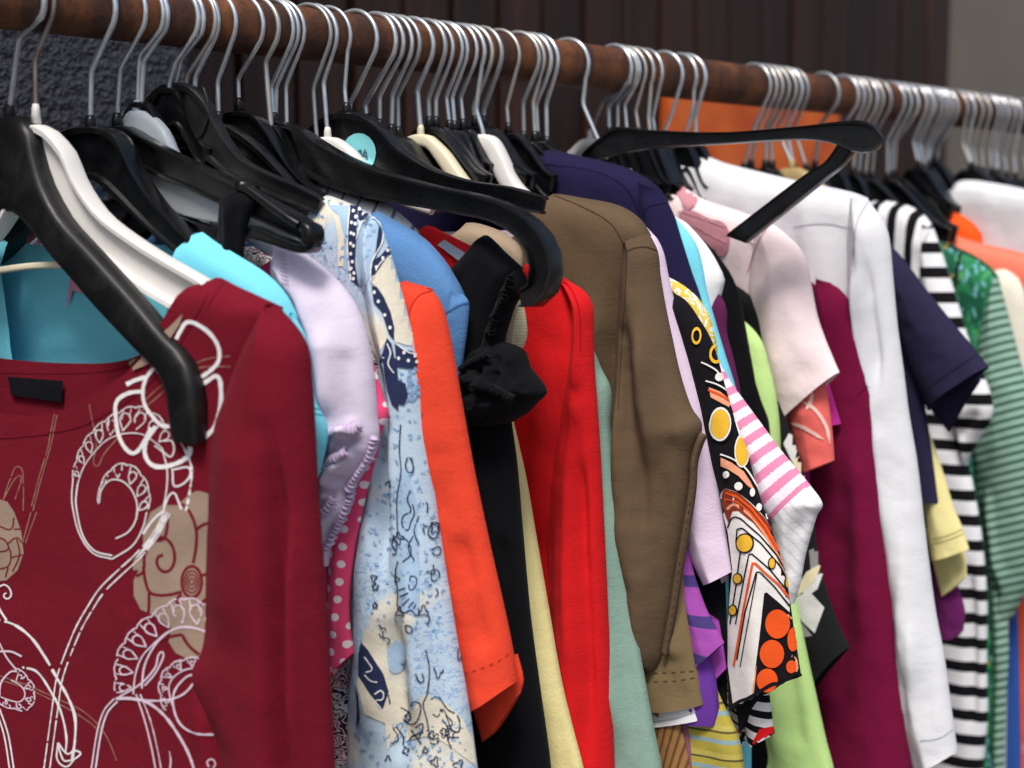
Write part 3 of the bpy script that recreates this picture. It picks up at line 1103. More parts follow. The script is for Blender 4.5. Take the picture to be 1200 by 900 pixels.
for kk, (b_, be, ne) in enumerate([(742, (713, 125), (714, 155)), (749, (724, 120), (724, 155)), (752, (732, 122), (735, 155)), (759, (745, 130), (749, 155)), (768, (760, 138), (762, 158)), (778, (765, 138), (768, 158))]):
    hanger(41 + kk, b_, be, ne, BLACK,
           label=ORD[kk] + ' of six hooks above the start of the level arm', group='six hangers above the level arm')
for kk, (b_, be, ne) in enumerate([(802, (788, 132), (775, 162)), (818, (812, 130), (802, 162)), (829, (815, 135), (815, 162))]):
    hanger(47 + kk, b_, be, ne, BLACK,
           label=ORD[kk] + ' of three hooks at the orange panel left edge', group='three hangers at the orange panel')
hanger(50, 905, (885, 145), (872, 196), BLACK, label='black hanger under the first hook right of the bare stretch of rail')
hanger(51, 919, (898, 148), (897, 192), BLACK, hookmat=STEELW, label='warm toned hook second right of the bare stretch of rail')
hanger(52, 935, (910, 150), (928, 192), BEIGE, solid=True, flange=0.007, hookmat=STEELW, tip=(978, 222),
       label='beige wooden hanger shoulder below the level black arm')
for kk, (b_, be, ne) in enumerate([(949, (930, 150), (945, 196)), (985, (963, 143), (955, 192)), (1015, (1000, 150), (975, 196))]):
    hanger(53 + kk, b_, be, ne, BLACK,
           label=ORD[kk] + ' of three spaced hooks right of the beige hanger', group='three spaced hangers right of the beige one')
for kk, (b_, be, ne) in enumerate([(1037, (1020, 152), (1014, 205)), (1062, (1040, 163), (1040, 206)), (1078, (1050, 165), (1048, 203))]):
    hanger(56 + kk, b_, be, ne, BLACK, tip=(ne[0] + 75, ne[1] + 62),
           label=ORD[kk] + ' of three hooks right of the folded arm end', group='three hangers beyond the folded arm end')
for kk, (b_, be, ne) in enumerate([(1088, (1070, 165), (1076, 192)), (1095, (1076, 166), (1080, 195)), (1099, (1080, 168), (1085, 196)), (1118, (1093, 170), (1091, 184)), (1124, (1100, 172), (1098, 190))]):
    hanger(59 + kk, b_, be, ne, BLACK, tip=(ne[0] + 42, ne[1] + 46),
           label=ORD[kk] + ' of five bunched hooks above the striped top', group='five hangers above the striped top')
for kk, (b_, be, ne) in enumerate([(1136, (1128, 168), (1138, 194)), (1154, (1140, 172), (1145, 198)), (1172, (1160, 175), (1162, 200)), (1184, (1168, 178), (1170, 202)), (1192, (1176, 180), (1180, 204)), (1199, (1188, 182), (1190, 206)), (1215, (1200, 184), (1205, 206))]):
    hanger(64 + kk, b_, be, ne, BLACK, tip=(ne[0] + 60, ne[1] + 50),
           label=ORD[kk] + ' of seven blurred hooks at the rail far end', group='seven hangers at the right edge')

for kk, (b_, be, ne) in enumerate([(912, (890, 147), (880, 192)), (927, (902, 150), (905, 193)), (942, (921, 150), (930, 196))]):
    hanger(72 + kk, b_, be, ne, BLACK, label=ORD[kk] + ' of three extra hooks crowding around the beige hanger', group='three hooks around the beige hanger')
for kk, (b_, be, ne) in enumerate([(1008, (986, 150), (980, 194)), (1022, (1004, 152), (1000, 200)), (1030, (1012, 152), (1006, 204)), (1046, (1026, 156), (1022, 205))]):
    hanger(75 + kk, b_, be, ne, BLACK, label=ORD[kk] + ' of four crowded hooks behind the folded arm end', group='four hooks behind the folded arm end')
for kk, (b_, be, ne) in enumerate([(1070, (1046, 165), (1044, 204)), (1106, (1086, 170), (1088, 192)), (1112, (1090, 170), (1089, 190)), (1144, (1134, 172), (1140, 196)), (1162, (1150, 174), (1152, 200)), (1178, (1166, 176), (1168, 202))]):
    hanger(79 + kk, b_, be, ne, BLACK, label=ORD[kk] + ' of six thin hooks filling the far blurred stretch', group='six thin far hooks')

# details of the nearest hangers
t, pl, nk, b = HANG[4]
U4 = pl.uv([(140, 226), (200, 247), (258, 268), (300, 264), (340, 280), (362, 288), (372, 284)])
L4 = pl.uv([(140, 238), (200, 259), (256, 280), (300, 280), (340, 292), (362, 297), (374, 290)])
sweep_body('lower_bar', t, U4, L4, BLACK, 0.0062, 0.0045)
sweep_body('end_cap', t, pl.uv([(358, 258), (366, 261), (372, 267), (373, 280), (368, 293)]), pl.uv([(355, 272), (360, 272), (361, 275), (361, 280), (358, 288)]), BLACK, 0.0075, 0.006, solid=True, n=16)
sweep_body('clear_panel', t, pl.uv([(150, 190), (227, 222), (300, 252), (357, 276)]), pl.uv([(150, 230), (227, 256), (300, 268), (356, 284)]), CLEAR, 0.0012, 0.001, n=20)
V, Fc = tube([(pl.uv([(292, 219)])[0][0], -0.009, pl.uv([(292, 219)])[0][1]), (pl.uv([(292, 219)])[0][0], 0.006, pl.uv([(292, 219)])[0][1])], 0.0035, 14)
mesh_obj('pivot_pin', V, Fc, BLACK, t)
sweep_body('clip_bar', t, pl.uv([(290, 214), (300, 217), (330, 238), (360, 260)]), pl.uv([(290, 224), (298, 226), (326, 247), (356, 268)]), BLACK, 0.004, 0.004, solid=True, n=16, yoff=-0.006)

t, pl, nk, b = HANG[8]
c0 = pl.uv([(214, 130)])[0]
ring = [(c0[0] + 0.026 * math.cos(a), -0.0028, c0[1] + 0.026 * math.sin(a)) for a in np.linspace(-2.6, 0.6, 30)]
V, Fc = tube(ring, 0.0011, 6)
mesh_obj('head_ring', V, Fc, MATT, t)
c1 = pl.uv([(205, 108)])[0]
V, Fc = tube([(c1[0], -0.003, c1[1] + 0.006), (c1[0], -0.0045, c1[1]), (c1[0], -0.0045, c1[1] - 0.006), (c1[0], -0.002, c1[1] - 0.011)], [0.002, 0.0042, 0.0042, 0.002], 10)
mesh_obj('hook_housing', V, Fc, MATT, t)
t, pl, nk, b = HANG[2]
sweep_body('trouser_strap', t, pl.uv([(-160, 345), (-60, 322), (0, 312), (45, 307), (85, 309), (140, 338)]), pl.uv([(-160, 353), (-60, 330), (0, 320), (45, 315), (84, 318), (138, 348)]), CREAM, 0.003, 0.003, solid=True, n=24, yoff=0.004)

t, pl, nk, b = HANG[19]
STICK = plain('pale blue paper', '#7fd0d8', 0.6)
d = Decal(t, b, pl, 0.0006)
d.disc(421, 179, 20, 23)
d.build('size_sticker', STICK)
# the printed 14
d.off = 0.0011
d.ribbon([(421, 178), (424, 175), (424, 187)], 2.0, smooth=False)
d.ribbon([(429, 175), (426, 183), (432, 184)], 1.6, smooth=False)
d.ribbon([(430, 178), (430, 188)], 1.6, smooth=False)
d.build('size_number', plain('print grey', '#3c5560', 0.6))

t, pl, nk, b = HANG[39]
sweep_body('folded_arm', t, pl.uv([(1010, 152), (1000, 172), (985, 192), (962, 211), (905, 257), (870, 285)]), pl.uv([(990, 150), (978, 170), (963, 190), (942, 203), (880, 250), (846, 276)]), BLACK, 0.006, 0.005, n=30, yoff=0.009)

# ------------------------------------------------------------------ the clothes
def garment(name, label, cat, key, group=None, ds=0.0, yaw=None):
    p = HK[key]
    pl = Plane(p.s + ds, p.yaw if yaw is None else yaw)
    return thing(name, label, cat, pl.mat, group), pl


def body(par, pl, mat, top, right, neck=None, topback=None, **kw):
    NECK['u'] = abs(pl.uv([neck])[0][0]) if neck else 0.0
    return panel('body', par, pl, mat, T=top, Tback=topback, R=right, half=True, **kw)


def sleeve(par, pl, mat, L, R, name='sleeve', T=None, B=None, th=0.02, y0=-0.003, far=True, rr=0.028, closed='RL', nu=26, **kw):
    return panel(name, par, pl, mat, L=L, R=R, T=T, B=B, th=th, y0=y0, far=far, rr=rr, closed=closed, nu=nu, **kw)


def seam(par, pl, pan, lines, mat, name='seam', wd=1.2, off=0.0004, **kw):
    d = Decal(par, pan, pl, off)
    for ln in lines:
        d.ribbon(ln, wd, **kw)
    return d.build(name, mat)


# --- maroon printed top -------------------------------------------------
MAROON = cloth('maroon jersey', '#761427', heather=0.22, weave=1.3, wscale=1500)
MAROOND = cloth('maroon thread', '#741225')
t, pl = garment('long_sleeve_top', 'maroon long sleeved top with white scroll and beige flower print, nearest on the rail', 'top', 2)
mtop = [(45, 488), (67, 483), (110, 473), (150, 450), (180, 430), (212, 382), (236, 340), (253, 325), (277, 335), (306, 348), (332, 360)]
mback = [(45, 426), (100, 427), (147, 420), (180, 398), (215, 366), (238, 340), (253, 325), (277, 335), (306, 348), (332, 360)]
mb = body(t, pl, MAROON, mtop, [(332, 360), (322, 420), (305, 480), (293, 560), (288, 700), (292, 800), (298, 950), (300, 1100)], (245, 333), mback,
          th=0.020, rr=0.035, rt=0.016, nu=46, nv=80, grav=(0.003, 0.05), wr=(0.0008, 0.03),
          folds=[([(258, 780), (262, 830), (268, 900), (272, 1000)], 0.006, 0.006)])
ms = sleeve(t, pl, MAROON, [(322, 356), (296, 408), (277, 457), (264, 490), (258, 540), (254, 620), (251, 700), (247, 738), (234, 762), (236, 796), (250, 832), (267, 860), (276, 930), (285, 1100)],
            [(332, 360), (353, 383), (366, 407), (371, 450), (374, 500), (378, 580), (384, 660), (390, 750), (395, 850), (399, 950), (402, 1100)],
            th=0.024, y0=-0.004, rr=0.034, nu=44, nv=90, grav=(0.003, 0.05), wr=(0.001, 0.03),
            folds=[([(346, 470), (350, 540), (353, 620), (355, 720), (358, 850), (362, 1100)], 0.0055, -0.017), ([(310, 470), (306, 580), (305, 760)], 0.02, 0.004),
                   ([(367, 600), (372, 750), (376, 900)], 0.006, 0.006)])
seam(t, pl, [mb], [[(0, 513), (30, 511), (60, 507), (100, 497), (132, 480), (165, 458), (192, 430), (222, 384), (243, 345)]], MAROOND, 'neck_seam', 1.6)
seam(t, pl, [mb], [[(262, 331), (252, 345), (243, 360)], [(0, 436), (60, 437), (105, 436), (150, 429), (185, 408)]], MAROOND, 'neck_seam', 1.0)
TAG = cloth('black satin tag', '#15161c', weave=0.4, rough=0.5)
d = Decal(t, [mb], pl, 0.0022)
d.poly([(12, 441), (77, 446), (75, 471), (16, 463)])
d.build('neck_label', TAG)
BEIGE_P = cloth('beige flock print', '#a38d7c', weave=0.6, heather=0.05)
WHITE_P = cloth('white puff print', '#f3eef0', weave=0.4, heather=0.04)
LILAC_P = cloth('pale pink puff print', '#e8d3e2', weave=0.4, heather=0.05)
THIN_P = cloth('beige line print', '#b08472', weave=0.4)
d = Decal(t, [mb], pl, 0.00025)
d.poly([(149, 420), (160, 409), (178, 400), (200, 383), (215, 368), (212, 380), (195, 405), (176, 426), (157, 434)], off=0.001)
d.poly([(222, 579), (232, 575), (243, 578), (254, 590), (262, 600), (262, 750), (243, 760), (236, 768), (222, 773), (206, 765), (198, 752), (201, 735), (180, 721), (165, 714), (157, 698), (157, 680), (163, 668), (156, 668), (157, 655),
        (168, 645), (168, 622), (177, 600), (190, 592), (208, 592), (217, 584)])
d.poly([(0, 585), (9, 588), (17, 600), (25, 622), (28, 648), (21, 668), (8, 680), (-10, 682), (-20, 640), (-12, 600)])
d.build('beige_flower_print', BEIGE_P)
Bc = lambda pts: [(x / 3.0, 600 + y / 3.0) for x, y in pts]
Ac = lambda pts: [(x / 3.3333, 330 + y / 3.3333) for x, y in pts]
d = Decal(t, [mb], pl, 0.00034)
for ln in ([(505, 190), (512, 240), (528, 282), (560, 292), (600, 290), (640, 280)], [(525, 285), (525, 330), (520, 370)], [(590, 20), (588, 60), (575, 95), (535, 105), (510, 150), (508, 195)],
           [(535, 105), (565, 88), (598, 105), (615, 150), (606, 195), (580, 210), (556, 190), (556, 160), (575, 150)], [(640, -30), (668, 0), (690, 60), (690, 120), (680, 180)], [(692, 60), (720, 42), (780, 30)],
           [(712, 222), (760, 208)], [(480, 225), (500, 215), (508, 200)], [(640, 290), (620, 310), (640, 330)], [(555, 450), (590, 440), (640, 430)], [(640, 430), (665, 470), (700, 500)], [(755, 290), (720, 310), (700, 330)]):
    d.ribbon(Bc(ln), 3.6)
for r_ in (38, 27, 18, 9):
    d.ribbon(Bc([(675 + (r_ * 0.92) * math.cos(a), 245 + r_ * 1.45 * math.sin(a)) for a in np.linspace(0, 6.4, 22)]), 3.6 if r_ > 30 else 2.0, smooth=False)
for ln in ([(0, 90), (20, 100), (30, 130), (0, 140)], [(0, 50), (40, 60), (50, 20)], [(50, 60), (75, 60)], [(30, 110), (60, 90), (80, 110)], [(0, 200), (30, 190), (40, 150), (30, 120)], [(40, 160), (80, 150)], [(20, 230), (30, 195)], [(60, 95), (70, 150), (45, 210)]):
    d.ribbon(Bc(ln), 1.8)
d.build('flower_line', MAROON)
d = Decal(t, [mb], pl, 0.0003)
for ln in ([(225, 520), (212, 580), (200, 640), (165, 760), (130, 895)], [(214, 520), (200, 585), (188, 650), (155, 760), (120, 895)], [(350, 480), (362, 545), (372, 590), (378, 640), (374, 720), (410, 670), (470, 600), (560, 500), (640, 430), (720, 350), (800, 305), (900, 290)],
           [(560, 470), (640, 400), (700, 370), (790, 335), (900, 332)], [(10, 865), (40, 775), (75, 722), (92, 790), (92, 895)], [(0, 880), (60, 770), (85, 760), (60, 850)]):
    d.ribbon(Ac(ln), 0.9, jit=0.4)
for ln in ([(0, 575), (100, 610), (200, 655), (300, 705), (370, 780), (420, 895)], [(0, 590), (100, 622), (210, 675), (310, 735), (360, 780)], [(130, 0), (90, 110)], [(110, 0), (80, 110)]):
    d.ribbon(Bc(ln), 0.9, jit=0.4)
d.build('thin_line_print', THIN_P)


def lace(d, outer, inner, n, wd=1.2, amp=2.6):
    """scalloped lace edging between two lines, with a small loop in every scallop"""
    O = resample(outer, np.linspace(0, 1, n * 8 + 1))
    I = resample(inner, np.linspace(0, 1, n * 8 + 1))
    T = O - I
    T /= np.linalg.norm(T, axis=1)[:, None]
    ph = np.abs(np.sin(np.linspace(0, n * math.pi, n * 8 + 1)))
    ph2 = np.abs(np.sin(np.linspace(0, n * 3 * math.pi, n * 8 + 1)))
    d.ribbon(O + T * (amp * ph + amp * 0.4 * ph2)[:, None], wd, smooth=False, step=1.6, jit=0.3)
    d.ribbon(I, wd, jit=0.2)
    for j in range(n):
        a = j * 8 + 4
        c = I[a] * 0.5 + O[a] * 0.5
        ax = (O[a] - I[a]) * 0.36
        pr = np.array([-ax[1], ax[0]]) * 0.75
        d.ribbon([c - ax, c + pr * 0.8 + ax * 0.4, c + ax, c - pr * 0.8 + ax * 0.4, c - ax], wd, jit=0.3)
        for q in (-2.4, 2.4):
            e = a + int(q)
            d.ribbon([O[e] + T[e] * amp * 0.4, I[e] * 0.35 + O[e] * 0.65], wd * 0.8, jit=0.5)


d = Decal(t, [mb], pl, 0.00042)
for ln, wd in (([(690, 225), (705, 195), (735, 158), (790, 178), (832, 215), (856, 262), (854, 312), (820, 350), (775, 380)], 5.0), ([(775, 412), (815, 385), (850, 370), (864, 420), (860, 500), (840, 565), (800, 610)], 5.6),
               ([(615, 325), (580, 365), (560, 420), (567, 480), (600, 530), (640, 565), (685, 560)], 4.6), ([(495, 402), (530, 385), (575, 372)], 5.5), ([(558, 428), (500, 437), (457, 470), (455, 540), (467, 605), (495, 655), (525, 670), (555, 640), (592, 570)], 5.0),
               ([(610, 565), (570, 630), (573, 690), (610, 722), (680, 714), (735, 682), (745, 645)], 5.8), ([(640, 622), (675, 625), (672, 682), (640, 665), (605, 640)], 2.0), ([(670, 735), (745, 735), (690, 800), (675, 740)], 2.2),
               ([(640, 895), (660, 840), (680, 825), (695, 850), (710, 890)], 2.4)):
    d.ribbon(Ac(ln), wd * 0.9, jit=0.2, step=1.6)
lace(d, Ac([(287, 768), (305, 695), (335, 630), (380, 575), (440, 530), (500, 500), (548, 495), (600, 520), (650, 565), (690, 600)]), Ac([(305, 790), (330, 722), (380, 655), (430, 612), (500, 592), (560, 597), (600, 622), (635, 650)][:8]), 9)
d.ribbon(Ac([(690, 600), (735, 680), (750, 740), (742, 820), (728, 895)]), 2.4, jit=0.6, step=1.8)
d.ribbon(Ac([(635, 650), (655, 740), (650, 830), (640, 880)]), 1.6)
d.ribbon(Ac([(305, 790), (298, 850), (302, 895), (325, 990), (370, 1050), (440, 1070)]), 1.8)
d.ribbon(Ac([(287, 768), (282, 840), (288, 895), (312, 985), (365, 1060), (440, 1083)]), 1.6)
sp = [(117, 589), (119, 575), (129, 563), (142, 563), (154, 573), (161, 590), (160, 608), (151, 623), (136, 631)]
d.ribbon(sp, 1.7)
lace(d, Ac([(388, 868), (396, 800), (432, 742), (482, 716), (530, 735), (566, 780), (582, 830), (580, 890)]), sp[:7], 6, 1.3, 2.0)
d.ribbon(Ac([(575, 900), (560, 960), (520, 1030), (440, 1083)]), 1.6)
stem = [(590, 0), (560, 60), (530, 105), (480, 160), (420, 215), (360, 275), (320, 335), (280, 405), (240, 500), (210, 590), (195, 690), (180, 800), (165, 910)]
d.ribbon(Bc(stem), 1.6, shift=-3.4, jit=0.4)
d.ribbon(Bc(stem), 1.6, shift=3.4, jit=0.4)
d.ribbon(Bc(stem[:4]), 5.0, jit=0.5, taper=True)
d.ribbon(Ac([(640, 895), (600, 930), (560, 985)]), 3.0)
d.ribbon(Bc([(-20, 375), (50, 395), (110, 440), (160, 510), (200, 580), (240, 650), (265, 720), (265, 800), (255, 870)]), 3.0, jit=0.3)
d.ribbon(Bc([(80, 545), (130, 560), (180, 630), (215, 700), (235, 790), (232, 850)]), 2.4, jit=0.3)
d.ribbon(Bc([(205, 810), (215, 850), (232, 875), (285, 850), (262, 838), (240, 850), (205, 810)]), 2.2)
d.ribbon(Bc([(205, 815), (203, 870), (235, 895), (262, 870)]), 2.0)
d.ribbon(Bc([(-20, 300), (5, 350), (25, 380)]), 2.4)
d.ribbon(Bc([(0, 262), (18, 255), (36, 270), (40, 295), (25, 305), (14, 292), (24, 284)]), 1.8)
d.ribbon(Bc([(0, 690), (30, 780), (50, 900)]), 1.8)
d.ribbon(Bc([(-15, 690), (15, 780), (35, 900)]), 1.8)
d.build('white_scroll_print', WHITE_P)
d = Decal(t, [mb], pl, 0.0005)
lace(d, Bc([(415, 650), (412, 580), (418, 510), (445, 455), (490, 400), (540, 365), (580, 335), (640, 310), (700, 318), (765, 365)]), Bc([(470, 640), (478, 570), (500, 510), (540, 465), (590, 422), (640, 402), (700, 410), (765, 440)]), 9, 1.7, 2.4)
d.ribbon(Bc([(500, 620), (510, 540), (545, 470), (590, 425), (640, 405), (700, 412), (760, 440)]), 2.2)
d.ribbon(Bc([(510, 610), (545, 570), (572, 520), (575, 492), (560, 500), (548, 545), (500, 600), (420, 650)]), 2.0)
d.ribbon(Bc([(410, 660), (375, 700), (352, 770), (330, 910)]), 2.2, shift=-2.2)
d.ribbon(Bc([(410, 660), (375, 700), (352, 770), (330, 910)]), 1.8, shift=2.6)
d.ribbon(Bc([(410, 655), (470, 655), (520, 668), (580, 715), (630, 785), (665, 850), (690, 920)]), 3.2, jit=0.3)
d.ribbon(Bc([(440, 655), (510, 662), (590, 660), (645, 640), (680, 600), (676, 572), (635, 600), (612, 640), (615, 700), (640, 750), (690, 778), (750, 782)]), 2.2, jit=0.3)
d.ribbon(Bc([(480, 640), (510, 730), (535, 830), (550, 910)]), 1.8)
d.ribbon(Bc([(495, 640), (530, 730), (555, 830), (570, 910)]), 1.5, jit=0.5)
lace(d, Bc([(585, 695), (570, 640), (568, 600), (590, 555), (640, 525), (700, 515)]), Bc([(608, 680), (598, 640), (596, 610), (612, 580), (650, 555), (700, 545)]), 5, 1.6, 2.2)
lace(d, Bc([(60, 550), (105, 595), (120, 640), (98, 690), (50, 688), (0, 670)]), Bc([(40, 590), (75, 610), (90, 640), (75, 665), (45, 664), (5, 650)]), 5, 1.4, 1.8)
d.ribbon(Bc([(0, 460), (25, 510), (60, 555)]), 2.0)
d.ribbon(Bc([(-10, 490), (40, 490), (78, 507)]), 2.4)
d.ribbon(Bc([(0, 650), (6, 600), (40, 560), (62, 560)]), 2.0)
d.ribbon(Bc([(735, 895), (728, 878), (745, 868), (757, 885), (748, 900)]), 1.6)
d.ribbon(Bc([(597, 840), (602, 870), (600, 900)]), 1.8, jit=0.6)
d.build('pink_scroll_print', LILAC_P)

# --- turquoise top ------------------------------------------------------
TURQ = cloth('turquoise jersey', '#7cd9ee', heather=0.05, weave=0.7)
t, pl = garment('turquoise_shirt', 'turquoise top right behind the maroon one, its folded shoulder edge showing', 'top', 3)
tb = body(t, pl, TURQ, [(110, 600), (165, 570), (198, 470), (213, 350), (217, 292), (226, 274), (238, 272), (252, 283), (282, 301), (313, 321), (335, 344), (350, 372)],
          [(350, 372), (345, 450), (335, 560), (340, 700), (345, 1100)], (218, 285), [(110, 283), (150, 286), (190, 287), (214, 284), (222, 276), (238, 272), (252, 283), (282, 301), (313, 321), (335, 344), (350, 372)],
          th=0.014, rt=0.016, grav=(0.003, 0.06))
ts = sleeve(t, pl, TURQ, [(345, 366), (338, 400), (340, 450), (352, 520), (370, 560)], [(350, 372), (362, 395), (369, 430), (374, 470), (386, 494), (388, 510), (384, 532), (376, 560)], th=0.012)
seam(t, pl, [ts], [[(340, 465), (360, 475), (374, 480)], [(342, 470), (362, 482), (378, 487)]], cloth('turquoise thread', '#3aa3bd'))
d = Decal(t, [tb], pl, 0.002)
d.poly([(138, 326), (150, 322), (162, 334), (155, 338), (143, 336)], grid=4)
d.poly([(85, 322), (97, 330), (102, 345), (88, 340), (80, 362), (83, 338)], grid=4)
d.build('care_label', cloth('pink satin label', '#d99ab8', rough=0.5))

# --- lilac blouse -------------------------------------------------------
LILAC = cloth('lilac lawn', '#e0d6ea', heather=0.05, weave=0.6)
t, pl = garment('lilac_blouse', 'pale lilac blouse with a gathered puff sleeve and frilled cuff', 'blouse', 5)
body(t, pl, LILAC, [(165, 360), (250, 352), (318, 332), (327, 300), (337, 288), (352, 294), (380, 312)], [(380, 312), (375, 420), (372, 560), (370, 760), (372, 1100)], (322, 318), th=0.012, grav=(0.004, 0.03))
ls = sleeve(t, pl, LILAC, [(330, 292), (326, 320), (350, 400), (364, 470), (372, 540), (378, 600)], [(337, 288), (352, 294), (380, 311), (404, 334), (422, 360), (434, 395), (441, 432), (444, 462), (446, 490)],
            B=[(378, 600), (385, 560), (400, 505), (446, 490)], th=0.028, rr=0.05, nu=40, nv=60, grav=(0.005, 0.022),
            folds=[([(350, 330), (378, 400), (388, 470)], 0.006, -0.007), ([(400, 370), (412, 430), (410, 490)], 0.008, 0.007), ([(372, 420), (378, 500)], 0.008, 0.006), ([(425, 420), (430, 480)], 0.005, -0.004)])
lc = sleeve(t, pl, LILAC, [(398, 500), (385, 560), (380, 600), (380, 655)], [(446, 490), (447, 512), (443, 530), (428, 556), (418, 572), (414, 595), (404, 612), (394, 628), (388, 662)], name='ruched_cuff',
            th=0.020, rr=0.02, nu=30, nv=70, wr=(0.0035, 0.008), grav=(0.002, 0.02),
            folds=[([(398, 512), (420, 500), (446, 494)], 0.004, 0.007), ([(400, 540), (430, 512), (446, 508)], 0.003, -0.006), ([(392, 570), (415, 545), (440, 532)], 0.004, 0.006), ([(388, 600), (405, 578), (420, 566)], 0.003, -0.006), ([(385, 630), (400, 608), (412, 596)], 0.004, 0.005)])
LILACE = cloth('lilac elastic', '#cfbddc')
frill('cuff_frill', t, pl, LILACE, [(396, 497), (412, 496), (430, 492), (448, 488)], 12, -0.024, seed=1, waves=12)
frill('cuff_frill', t, pl, LILACE, [(446, 508), (442, 528), (428, 550), (416, 566)], -9, -0.012, seed=2, waves=14)
frill('cuff_frill', t, pl, LILACE, [(398, 545), (410, 530), (428, 518)], 10, -0.022, seed=3, waves=10)
frill('cuff_frill', t, pl, LILACE, [(418, 568), (411, 592), (400, 614), (388, 640)], -9, -0.010, seed=4, waves=16)
frill('cuff_frill', t, pl, LILACE, [(384, 612), (396, 592), (410, 574)], 10, -0.020, seed=5, waves=10)
dd = Decal(t, [ls], pl, 0.0008)
for j in range(9):
    dd.ribbon([(327 + j * 0.4, 296 + j * 4.2), (335 + j * 0.5, 299 + j * 4.2)], 1.2, smooth=False)
dd.build('elastic_shirring', cloth('lilac shirring', '#c3b5d0'))

# --- pink dotted top, monochrome paisley top ----------------------------
PINKDOT = dots_mat('raspberry polka dots', '#ee4f7d', '#fbe9f0', 0.0105, 0.24, heather=0.05)
t, pl = garment('dotted_top', 'raspberry pink top with white polka dots, a narrow strip behind the lilac cuff', 'top', 6, ds=0.004)
sleeve(t, pl, PINKDOT, [(400, 330), (398, 450), (392, 560), (388, 700), (384, 800)], [(420, 370), (436, 410), (446, 440), (453, 464), (459, 486), (450, 506), (446, 530), (436, 565), (428, 600), (419, 645), (413, 700), (414, 735), (419, 763)],
       B=[(384, 800), (400, 782), (419, 763)], th=0.010, nv=70)
body(t, pl, PINKDOT, [(200, 330), (300, 320), (340, 300), (400, 330)], [(400, 330), (395, 560), (385, 800), (385, 1100)], (335, 305), th=0.009)
PAIS = line_print_mat('monochrome paisley', '#cfcdd0', '#2b2f3c', 130.0, 0.45, ground='#ddb9bb')
t, pl = garment('paisley_top', 'black and white paisley print top, a thin strip under the pink dots', 'top', 7)
body(t, pl, PAIS, [(220, 300), (330, 290), (400, 330), (446, 430)], [(446, 430), (447, 520), (444, 560), (436, 610), (430, 660), (424, 720), (419, 790), (416, 900), (414, 1100)], (330, 292), th=0.009)

# --- blue patchwork blouse ----------------------------------------------
k = M('blue patchwork print')
uv = k.uv()
n1 = k.n('TexNoise', ins={'Vector': uv, 'Scale': 330.0, 'Detail': 1.5, 'Distortion': 1.5})
n2 = k.n('TexNoise', ins={'Vector': uv, 'Scale': 16.0, 'Detail': 1.0, 'Distortion': 0.5})
n3 = k.n('TexNoise', ins={'Vector': k.uv(rot=1.0), 'Scale': 20.0, 'Detail': 0.0})
spk = k.math('GREATER_THAN', n1.outputs[0], 0.56)
zone = k.ramp(n2.outputs[0], [(0.48, (0, 0, 0, 1)), (0.54, (1, 1, 1, 1))])
b1_ = k.mix(k.math('MULTIPLY', spk, k.math('MULTIPLY', zone, 0.8)), srgb('#bfd4e6'), srgb('#8db1d6'))
cr = k.ramp(n3.outputs[0], [(0.60, (0, 0, 0, 1)), (0.66, (1, 1, 1, 1))])
PATCH = cloth_finish(k, k.mix(k.math('MULTIPLY', cr, 0.8), b1_, srgb('#e4dfcd')), heather=0.04, weave=0.8)
NAVYP = cloth('navy print', '#2b3354', weave=0.6)
CREAMP = cloth('cream print', '#e6e0cd', weave=0.6)
PALEB = cloth('pale blue print', '#a8c4de', weave=0.6)
MIDB = cloth('mid blue print', '#86abd2', weave=0.6)
t, pl = garment('patchwork_blouse', 'light blue patchwork print blouse with navy dotted bands', 'blouse', 8, ds=0.012)
pb = body(t, pl, PATCH, [(240, 330), (330, 310), (368, 262), (372, 238), (381, 229), (394, 232), (414, 240), (434, 251), (447, 264)], [(447, 264), (452, 320), (455, 420), (462, 520), (468, 640), (470, 1100)], (371, 245),
          th=0.013, nu=44, nv=80, grav=(0.004, 0.03), folds=[([(440, 540), (436, 640), (430, 760)], 0.01, 0.006)])
ps = sleeve(t, pl, PATCH, [(436, 253), (432, 310), (442, 380), (452, 430), (438, 520), (428, 620), (424, 720), (418, 820), (414, 1000)],
            [(447, 264), (458, 288), (467, 318), (476, 350), (483, 378), (490, 408), (496, 440), (501, 480), (507, 530), (515, 595), (523, 650), (532, 705), (541, 760), (551, 815), (560, 880), (575, 1000)],
            th=0.022, rr=0.03, nu=44, nv=110, grav=(0.004, 0.02),
            folds=[([(462, 400), (468, 460), (470, 540), (474, 620), (480, 700)], 0.005, -0.014), ([(450, 560), (452, 700), (455, 880)], 0.012, 0.008), ([(505, 640), (512, 740), (520, 860)], 0.008, 0.007), ([(488, 700), (495, 800), (500, 900)], 0.008, -0.006)])
QA = lambda pts: [(340 + x / 3.75, 200 + y / 3.75) for x, y in pts]
QC = lambda pts: [(360 + x / 3.75, 420 + y / 3.75) for x, y in pts]
QD = lambda pts: [(380 + x / 3.46, 640 + y / 3.46) for x, y in pts]
d = Decal(t, [pb, ps], pl, 0.0004)
d.poly(QA([(358, 492), (375, 450), (400, 405), (440, 372), (468, 368), (500, 480), (525, 600), (555, 770), (515, 768), (462, 752), (440, 640), (415, 560), (385, 515)]))
d.poly(QA([(180, 180), (215, 200), (240, 300), (235, 420), (210, 420), (212, 300), (200, 230)]))
d.poly(QA([(365, 600), (385, 640), (420, 720), (425, 740), (398, 790), (385, 720)]))
d.poly(QA([(100, 220), (130, 130), (160, 115), (160, 230), (130, 330), (105, 330)]), off=0.0003)
